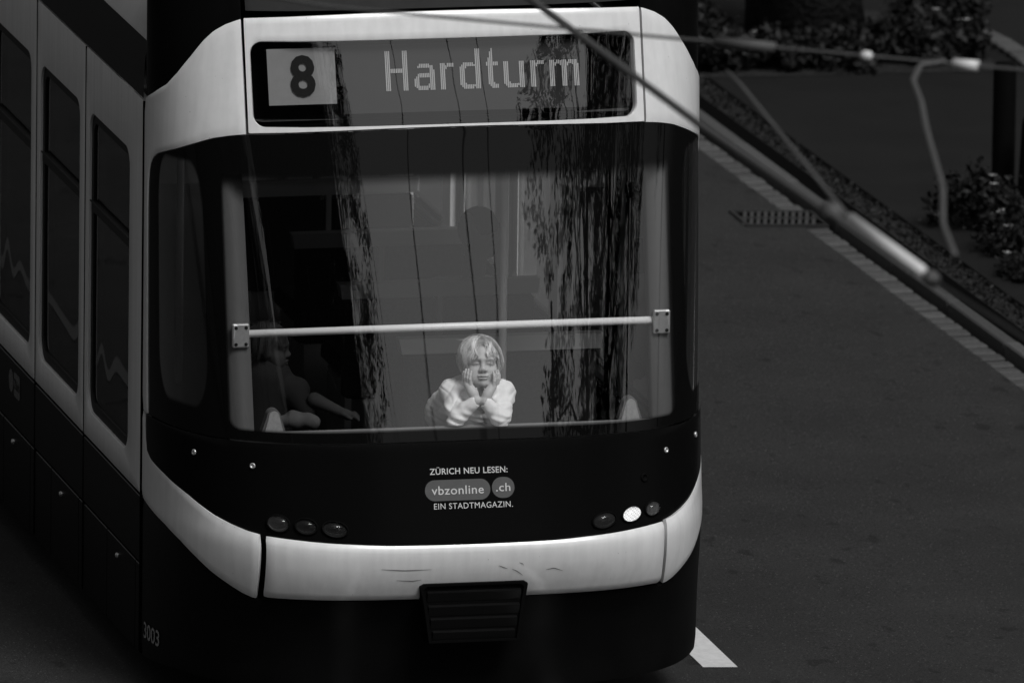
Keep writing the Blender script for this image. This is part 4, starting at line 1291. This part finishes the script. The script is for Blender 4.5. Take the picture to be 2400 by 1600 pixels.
# ---- a seated passenger further back, in a cap, seen from behind
pas, TP = figure('person', (.735, 3.06, 1.22), (.0, .0, .32), 150, 1.16, 'seated passenger in a cap far inside the tram beside the grab pole',
       [('c', (-.17, .02, .05), (.17, .02, .05), .075, .075), ('e', (0, .03, -.15), (.21, .13, .28)), ('e', (0, .08, -.5), (.2, .2, .16))], None, hair=False,
       cloth=mat('passenger_top', .8, .9, .1), h=.005)
S = SDF((-.2, -.2, .28), (.2, .2, .52), .005)
S.ell(TP['c'] + np.array((0, 0, .045)), (.088, .108, .085), .0)
S.ell(TP['c'] + np.array((0, 0, -.06)), (.2, .2, .09), .004, None, True)
S.ell(TP['c'] + TP['R'] @ np.array((0, .10, .03)), (.07, .06, .010), .01, TP['R'])
V, F = S.mesh()
obj('cap', place(V, (0, 0, 0)), F, mat('cap_cloth', .05, .9, .1), pas, True)

# ------------------------------------------------------------------ planting, trees
M['leaf'] = mat('foliage', .045, .6, .3, attr='tone')
M['leaf_dark'] = mat('evergreen_foliage', .011, .6, .25, attr='tone')
M['bark'] = mat('bark', .018, .9, .1, noise=(12, .4), bump=(30, .8, .03))
M['petal'] = mat('white_petals', .35, .7, .2)

def leaf_quads(C, size, rg, droop=0.0):
    """one pointed leaf (two triangles folded on the midrib) per centre"""
    n = len(C)
    d = rg.normal(size=(n, 3)); d[:, 2] -= droop; d /= np.linalg.norm(d, axis=1)[:, None]
    e = rg.normal(size=(n, 3)); e -= (e * d).sum(1)[:, None] * d; e /= np.linalg.norm(e, axis=1)[:, None]
    s = size * (.6 + .8 * rg.random(n))[:, None]
    nn = np.cross(d, e)
    a = C - d * s * .5; b = C + d * s * .5; l = C + e * s * .32 + nn * s * .08; r = C - e * s * .32 + nn * s * .08
    V = np.stack([a, l, b, r], 1).reshape(-1, 3)
    k = np.arange(n)[:, None] * 4
    F = np.concatenate([k + np.array([[0, 2, 1]]), k + np.array([[0, 3, 2]])])
    return V, F

def make_tree(name, label, loc, H, r0, crown_z, rad, nclump, per, leaf, seed, group=None):
    rg = np.random.default_rng(seed)
    t = empty(name, loc); tag(t, label, 'tree', group)
    b = MB()
    zz = np.linspace(-.05, crown_z + rad[2] * .5, 12)
    off = np.cumsum(rg.normal(size=(12, 2)) * .05 * H / 14, axis=0); off -= off[0]
    rr = r0 * np.interp(zz, [0, .25, 1.2, crown_z, zz[-1]], [1.45, 1.12, 1.0, .6, .12])
    tp = np.column_stack([off, zz])
    b.tube(tp, rr, 12)
    C = []
    for k in range(nclump):
        th = rg.uniform(0, 2 * np.pi); ph = math.acos(rg.uniform(-.85, 1)); q = rg.uniform(.35, 1) ** .5
        c = np.array((rad[0] * q * math.sin(ph) * math.cos(th), rad[1] * q * math.sin(ph) * math.sin(th), crown_z + rad[2] * q * math.cos(ph)))
        C.append(c)
    C = np.array(C)
    for k in range(0, nclump, max(1, nclump // 26)):
        c = C[k]; z0 = rg.uniform(crown_z - rad[2] * .8, crown_z)
        s_ = np.array((np.interp(z0, zz, off[:, 0]), np.interp(z0, zz, off[:, 1]), z0))
        m_ = (s_ + c) / 2 + (0, 0, .12 * np.linalg.norm(c - s_)) + rg.normal(size=3) * .15
        b.tube(np.array([s_, (s_ + m_) / 2 + rg.normal(size=3) * .06, m_, (m_ + c) / 2, c]), np.array([.30, .24, .17, .10, .03]) * r0, 6)
    b.build('trunk', M['bark'], t, True)
    P = []; T = []
    for c in C:
        cr = rg.uniform(.35, .75) * rad[0] / 4.0
        q = rg.normal(size=(per, 3)); q /= np.linalg.norm(q, axis=1)[:, None]
        P.append(c + q * cr * (rg.random(per) ** .45)[:, None] * np.array((1, 1, .7)))
        T.append(np.full(per, rg.uniform(.55, 1.35)))
    V, F = leaf_quads(np.concatenate(P), leaf, rg, .3)
    obj('crown', V, F, M['leaf'], t, False, {'tone': np.repeat(np.concatenate(T), 4) * (1 + .25 * rg.normal(size=len(V)))})
    return t

def copy_tree(src, loc, rz, sc, label):
    t = src.copy(); COL.objects.link(t); t.location = loc; t.rotation_euler = (0, 0, rz); t.scale = (sc,) * 3; t['label'] = label
    for c in src.children:
        d = c.copy(); COL.objects.link(d); d.parent = t
    return t

# the tree in the bed at the top right; only its foot is in the picture
make_tree('street_tree', 'thick dark tree trunk rising from the planting bed beyond the footway', (5.36, 15.75, ZF - .01), 11, .235, 8.0, (3.2, 3.2, 3.0), 90, 70, .16, 21)
# trees along the street towards the viewer: seen mirrored in the windscreen
GT = 'roadside trees mirrored in the windscreen'
ta = make_tree('roadside_tree', 'large leafy tree mirrored in the right half of the windscreen', (11.6, -21.0, ZF), 20, .28, 12.0, (5.0, 5.0, 9.2), 270, 100, .16, 31, GT)
far_ = copy_tree(ta, (19.0, -23.0, ZF), 3.6, 1.1, 'leafy tree mirrored behind the large tree right of the middle of the glass'); far_.scale = (1.1, 1.1, 1.15)
tb = copy_tree(ta, (17.5, -14.0, ZF), 1.3, 1.05, 'leafy tree mirrored in the right edge of the windscreen')
copy_tree(ta, (20.0, -3.0, ZF), 2.9, 1.0, 'leafy tree mirrored in the right corner of the windscreen')
tp_ = copy_tree(ta, (2.4, -44.0, .0), .9, 1.0, 'tall slender tree mirrored at the edge of the dark house in the windscreen'); tp_.scale = (.88, .88, 1.35)
copy_tree(ta, (-15.5, -15.0, .2), 4.1, 1.05, 'leafy tree mirrored in the left side of the windscreen')

def shrub(name, label, loc, rx, ry, h, n, leaf, seed, group=None, flowers=0, cat='shrub'):
    rg = np.random.default_rng(seed)
    t = empty(name, loc); tag(t, label, cat, group)
    b = MB()
    for k in range(9):
        a = rg.uniform(0, 6.28); q = rg.uniform(.2, .8)
        e = np.array((rx * q * math.cos(a), ry * q * math.sin(a), h * rg.uniform(.5, .9)))
        b.tube(np.array([(0, 0, -.02), e * (.4, .4, .55), e]), [.008, .006, .003], 5)
    b.build('stem', M['bark'], t)
    nc = max(8, n // 60); C = []; T = []
    for k in range(nc):
        a = rg.uniform(0, 6.28); q = rg.random() ** .5
        c = np.array((rx * q * math.cos(a), ry * q * math.sin(a), h * (1 - .55 * q * q) * rg.uniform(.45, 1)))
        p = c + rg.normal(size=(n // nc, 3)) * np.array((rx, ry, h)) * .16
        p[:, 2] = np.maximum(p[:, 2], .01)
        C.append(p); T.append(np.full(len(p), rg.uniform(.4, 1.2)))
    V, F = leaf_quads(np.concatenate(C), leaf, rg)
    obj('foliage', V, F, M['leaf_dark'], t, False, {'tone': np.repeat(np.concatenate(T), 4)})
    for k in range(flowers):
        a = rg.uniform(0, 6.28); q = rg.random() ** .5
        c = np.array((rx * q * math.cos(a), ry * q * math.sin(a), h * (1 - .5 * q * q) + .02))
        fV, fF = [], []
        for i in range(5):
            u = i / 5 * 6.283
            d = np.array((math.cos(u), math.sin(u), .3)); e = np.array((-math.sin(u), math.cos(u), 0))
            b0 = len(fV)
            fV += [c, c + d * .016 + e * .007, c + d * .026, c + d * .016 - e * .007]
            fF.append((b0, b0+1, b0+2, b0+3))
        obj('flower', fV, fF, M['petal'], t)
    return t
GB = 'low shrubs of the planting bed'
for i, (x, y, rx, ry, h, fl, lab) in enumerate((
    (4.62, 14.95, .22, .22, .20, 0, 'low dark shrub at the near left corner of the bed beside the tram'),
    (4.95, 14.85, .24, .20, .19, 1, 'low dark shrub in front of the tree trunk, left of centre'),
    (5.30, 14.85, .25, .22, .17, 0, 'low dark shrub in front of the middle of the tree trunk'),
    (5.62, 14.95, .24, .24, .20, 0, 'low dark shrub in front of the right side of the trunk'),
    (5.90, 15.05, .22, .26, .22, 7, 'shrub with a row of small white flowers right of the trunk'),
    (5.98, 15.55, .24, .26, .30, 0, 'taller dark shrub behind the white flowers'),
    (4.72, 15.5, .20, .20, .20, 0, 'low dark shrub left of the trunk behind the bed edge'))):
    shrub('bed_shrub', lab, (x, y, ZF), rx, ry, h, 1500, .05, 40 + i, GB, fl)
for i, (x, y, rx, ry, h, fl, lab) in enumerate((
    (4.98, 10.62, .20, .22, .26, 3, 'dark bushy shrub at the foot of the black post'),
    (5.08, 10.05, .24, .26, .20, 3, 'low shrub with white flowers at the right edge of the picture'),
    (4.98, 9.45, .16, .24, .10, 2, 'creeping shrub spilling towards the kerb at the right edge'))):
    shrub('verge_shrub', lab, (x, y, ZF), rx, ry, h, 1700, .04, 60 + i, 'shrubs by the footway posts', fl)

# rough grass and leaves on the verge strip
rg = np.random.default_rng(5)
yy = rg.uniform(5, 16, 5200); xx = np.array([kx(v) for v in yy]) + rg.uniform(.305, .45, 5200)
V, F = leaf_quads(np.column_stack([xx, yy, np.full(5200, ZF) + rg.random(5200) * .012]), .022, rg)
o = obj('verge_grass', V, F, M['leaf_dark'], None, False, {'tone': np.repeat(rg.uniform(.5, 1.8, 5200), 4)})
tag(o, 'sparse short grass and leaf litter along the strip behind the kerb', 'grass', kind='stuff')
# edging of the bed where the path curves away
bed = obj('planting_bed', [(4.45, 14.62, ZF + .004), (6.1, 14.56, ZF + .004), (6.2, 15.3, ZF + .004), (6.1, 16.0, ZF + .004), (5.6, 16.6, ZF + .004), (4.45, 16.4, ZF + .004)], [(0, 1, 2, 3, 4, 5)], M['soil'])
tag(bed, kind='structure')
e0 = None
arc = [(6.05, 16.15), (6.14, 15.95), (6.22, 15.73), (6.27, 15.5), (6.30, 15.25), (6.31, 15.0), (6.31, 14.75), (6.30, 14.5), (6.29, 14.25)]
for (xa, ya), (xb, yb) in zip(arc[:-1], arc[1:]):
    for f in (.25, .75):
        if e0 is None:
            e0 = MB().box((-.06, -.055, -.05), (.06, .055, .03), .008).build('edging_stone', M['sett'], bed); o = e0
        else:
            o = e0.copy(); COL.objects.link(o)
        o.location = (xa + (xb - xa) * f, ya + (yb - ya) * f, ZF)
        o.rotation_euler = (0, 0, math.atan2(yb - ya, xb - xa) - math.pi / 2)

# bollards
def bollard(x, y, h, lab, lean=0):
    t = empty('bollard', (x, y, ZF)); tag(t, lab, 'bollard'); t.rotation_euler = (0, lean, 0)
    MB().lathe([(.058, -.02), (.058, h - .05), (.055, h - .02), (.045, h - .004), (.02, h), (.0005, h)], 24).build('post', M['black_matt'], t, True)
    MB().lathe([(.072, -.02), (.072, .02), (.060, .03)], 24).build('base_ring', M['iron'], t, True)
bollard(5.245, 11.13, .735, 'black metal post with rounded top beside the dark shrub')
bollard(5.315, 10.9, .50, 'shorter black post cut off by the right edge of the picture', .05)

# ------------------------------------------------------------------ overhead line
M['wire'] = mat('copper_wire', .03, .5, .3)
M['cable'] = mat('grey_cable', .075, .6, .3)
M['porcelain'] = mat('white_insulator', .62, .3, .5)
def wire(name, pts, r, m, lab, cat='wire', group=None, n=8):
    o = MB().tube(pts, r, n).build(name, m, None, True)
    tag(o, lab, cat, group); return o
GW = 'contact wires mirrored in the windscreen'
for x, sl_, z, lab in ((-.35, -.15, 5.6, 'leftmost overhead wire mirrored as a thin line in the windscreen'), (1.50, -.22, 5.6, 'left one of the close pair of mirrored overhead wires'),
                  (1.64, -.22, 5.6, 'right one of the close pair of mirrored overhead wires'), (2.40, -.22, 5.6, 'overhead wire mirrored near the middle of the windscreen'),
                  (2.75, -.22, 5.6, 'overhead wire mirrored across the middle of the child'), (2.92, -.22, 5.6, 'rightmost overhead wire mirrored just left of the grab pole')):
    y_ = np.linspace(-90, 20, 45)
    wire('contact_wire', np.column_stack([x + sl_ * (y_ + 11.4), y_, z + 0 * y_]), .0055, M['wire'], lab, 'wire', GW, 6)
w1 = empty('feeder_wire', (0, 0, 0)); tag(w1, 'blurred grey wire slanting down across the top right of the tram', 'wire')
MB().tube([(-2.7, 26, 5.55), (-2.55, 0, 5.5), (-2.464, -11.9, 5.5), (-2.40, -14.27, 5.5), (-2.31, -16.2, 5.5), (-2.29, -16.75, 5.5)], .014, 10).build('wire', M['cable'], w1, True)
MB().tube([(-2.32, -15.72, 5.5), (-2.315, -15.80, 5.5)], .034, 14).build('clamp', M['cable'], w1, True)
w4 = empty('pull_off_wire'); tag(w4, 'blurred wire ending in a long white insulator rod above the kerb', 'wire')
MB().tube([(-2.09, -13.3, 5.5), (-2.10, -13.55, 5.5), (-2.283, -15.88, 5.5)], .007, 8).build('wire', M['cable'], w4, True)
MB().tube([(-2.283, -15.88, 5.5), (-2.26, -16.74, 5.5)], .023, 14).build('insulator', M['porcelain'], w4, True)
MB().tube([(-2.258, -16.82, 5.5), (-2.256, -16.84, 5.5), (-2.254, -16.87, 5.5), (-2.252, -16.89, 5.5)], [.012, .028, .028, .012], 14).build('end_cap', M['cable'], w4, True)
MB().tube([(-2.25, -16.9, 5.5), (-2.2, -20, 5.6), (-2.0, -60, 5.9)], .006, 6).build('tail_wire', M['wire'], w4, True)
w2 = empty('span_wire'); tag(w2, 'blurred span wire crossing the top right of the picture with white insulators', 'wire')
def sp(f): return np.array((-2.13 + f * 1.064, -12.68 - f * .76, 5.5))
MB().tube([(-6.3, -9.70, 5.75), sp(-1.0), sp(0), sp(.5), sp(1), (3.0, -16.4, 5.6), (6.8, -19.1, 5.9)], .006, 8).build('wire', M['cable'], w2, True)
MB().tube([sp(.12), sp(.29)], .019, 12).build('sleeve', M['cable'], w2, True)
MB().tube([sp(.80), sp(.87)], .019, 14).build('insulator', M['porcelain'], w2, True)
MB().tube([sp(.535), sp(.545), sp(.56), sp(.57)], [.008, .018, .018, .008], 12).build('ball', M['porcelain'], w2, True)
lp_ = np.array([(-1.30, -13.24, 5.5), (-1.40, -13.30, 5.5), (-1.494, -13.57, 5.5), (-1.56, -13.95, 5.5), (-1.654, -14.39, 5.5), (-1.849, -15.40, 5.5), (-2.0, -16.0, 5.5), (-2.06, -16.4, 5.48)])
tt = np.linspace(0, 7, 40); lp_ = np.column_stack([np.interp(tt, np.arange(8), lp_[:, k]) for k in range(3)])
wire('jumper_cable', lp_, .011, M['cable'], 'blurred curved jumper cable hanging over the footway', 'cable')
for x, y, lab in ((6.9, -19.2, 'tall tapered steel mast holding the span wire on the tree side'), (-6.4, -9.6, 'tall tapered steel mast holding the span wire across the road')):
    t = empty('line_mast', (x, y, ZF if x > 0 else .21)); tag(t, lab, 'mast')
    MB().lathe([(.16, -.03), (.15, .3), (.11, 5), (.07, 8.5), (.0005, 8.5)], 20).build('shaft', M['roofgrey'], t, True)
    MB().lathe([(.135, 5.6), (.14, 5.65), (.14, 5.85), (.135, 5.9)], 20).build('collar', M['iron'], t, True)

# ------------------------------------------------------------------ the house behind the viewer, mirrored dark in the left of the glass
M['render_wall'] = mat('house_wall', .05, .9, .1, noise=(3, .15))
M['tile'] = mat('roof_tiles', .03, .8, .2, noise=(10, .3))
M['pane_far'] = mat('far_window_pane', .012, .1, .5)
hs = empty('house', (-17.5, -71.0, .2)); tag(hs, 'large dark gabled house mirrored in the left half of the windscreen', 'house')
pr = [(-29, 0), (22.6, 0), (22.6, 19.8), (20.0, 33.5), (10, 40.0), (-29, 39.0)]
V = [(x, 0, z) for x, z in pr] + [(x, -14, z) for x, z in pr]
obj('wall', V, [(0, 1, 2, 3, 4, 5), (11, 10, 9, 8, 7, 6), (0, 6, 7, 1), (1, 7, 8, 2), (5, 11, 6, 0)], M['render_wall'], hs)
V = []
for y in (.9, -14.9):
    V += [(-30.2, y, 38.9), (10, y, 40.02), (20.2, y, 33.45), (23.0, y, 19.4), (23.3, y, 19.7), (20.5, y, 33.8), (10, y, 40.45), (-30.2, y, 39.3)]
F = [(7, 6, 14, 15), (6, 5, 13, 14), (5, 4, 12, 13), (0, 8, 9, 1), (1, 9, 10, 2), (2, 10, 11, 3), (3, 11, 12, 4), (0, 7, 15, 8)]
for k in (0, 8):
    F += [(k, k + 1, k + 6, k + 7), (k + 1, k + 2, k + 5, k + 6), (k + 2, k + 3, k + 4, k + 5)]
obj('roof', V, F, M['tile'], hs)
w0 = None
for fl in range(5):
    for k in range(10):
        x = -26 + k * 4.9
        if w0 is None:
            w0 = MB().box((-.7, .0, 0), (.7, .06, 1.9)).build('window', M['pillar'], hs); o = w0
            MB().box((-.6, .061, .1), (.6, .075, 1.8)).build('pane', M['pane_far'], w0)
        else:
            o = w0.copy(); COL.objects.link(o); c = w0.children[0].copy(); COL.objects.link(c); c.parent = o
        o.location = (x, 0, 1.2 + fl * 3.3)
MB().box((-1.5, 0, 14.4), (6.0, 3.1, 14.62)).build('balcony', M['render_wall'], hs)
# the terrace of houses along the far side of the street
h2 = empty('house', (-26, -32, .2)); tag(h2, 'long dark terraced house across the road, mirrored in the left corner of the glass', 'house')
V = [(x, y, z) for y in (-30, 30) for x, z in ((0, 0), (0, 11), (-6, 14.6), (-12, 11), (-12, 0))]
obj('wall', V, [(0, 1, 6, 5), (3, 4, 9, 8), (0, 4, 3, 2, 1), (5, 6, 7, 8, 9)], M['render_wall'], h2)
V = [(x, y, z) for y in (-30.8, 30.8) for x, z in ((.9, 10.5), (-6, 14.8), (-12.9, 10.5), (-12.9, 10.85), (-6, 15.15), (.9, 10.85))]
obj('roof', V, [(5, 4, 10, 11), (4, 3, 9, 10), (0, 6, 7, 1), (1, 7, 8, 2), (0, 5, 11, 6), (2, 8, 9, 3), (0, 1, 4, 5), (1, 2, 3, 4), (6, 11, 10, 7), (7, 10, 9, 8)], M['tile'], h2)
for fl in range(3):
    for k in range(11):
        o = w0.copy(); COL.objects.link(o); o.parent = h2; c = w0.children[0].copy(); COL.objects.link(c); c.parent = o
        o.location = (0, -26 + k * 5.2, 1.4 + fl * 3.7); o.rotation_euler = (0, 0, -math.pi / 2)
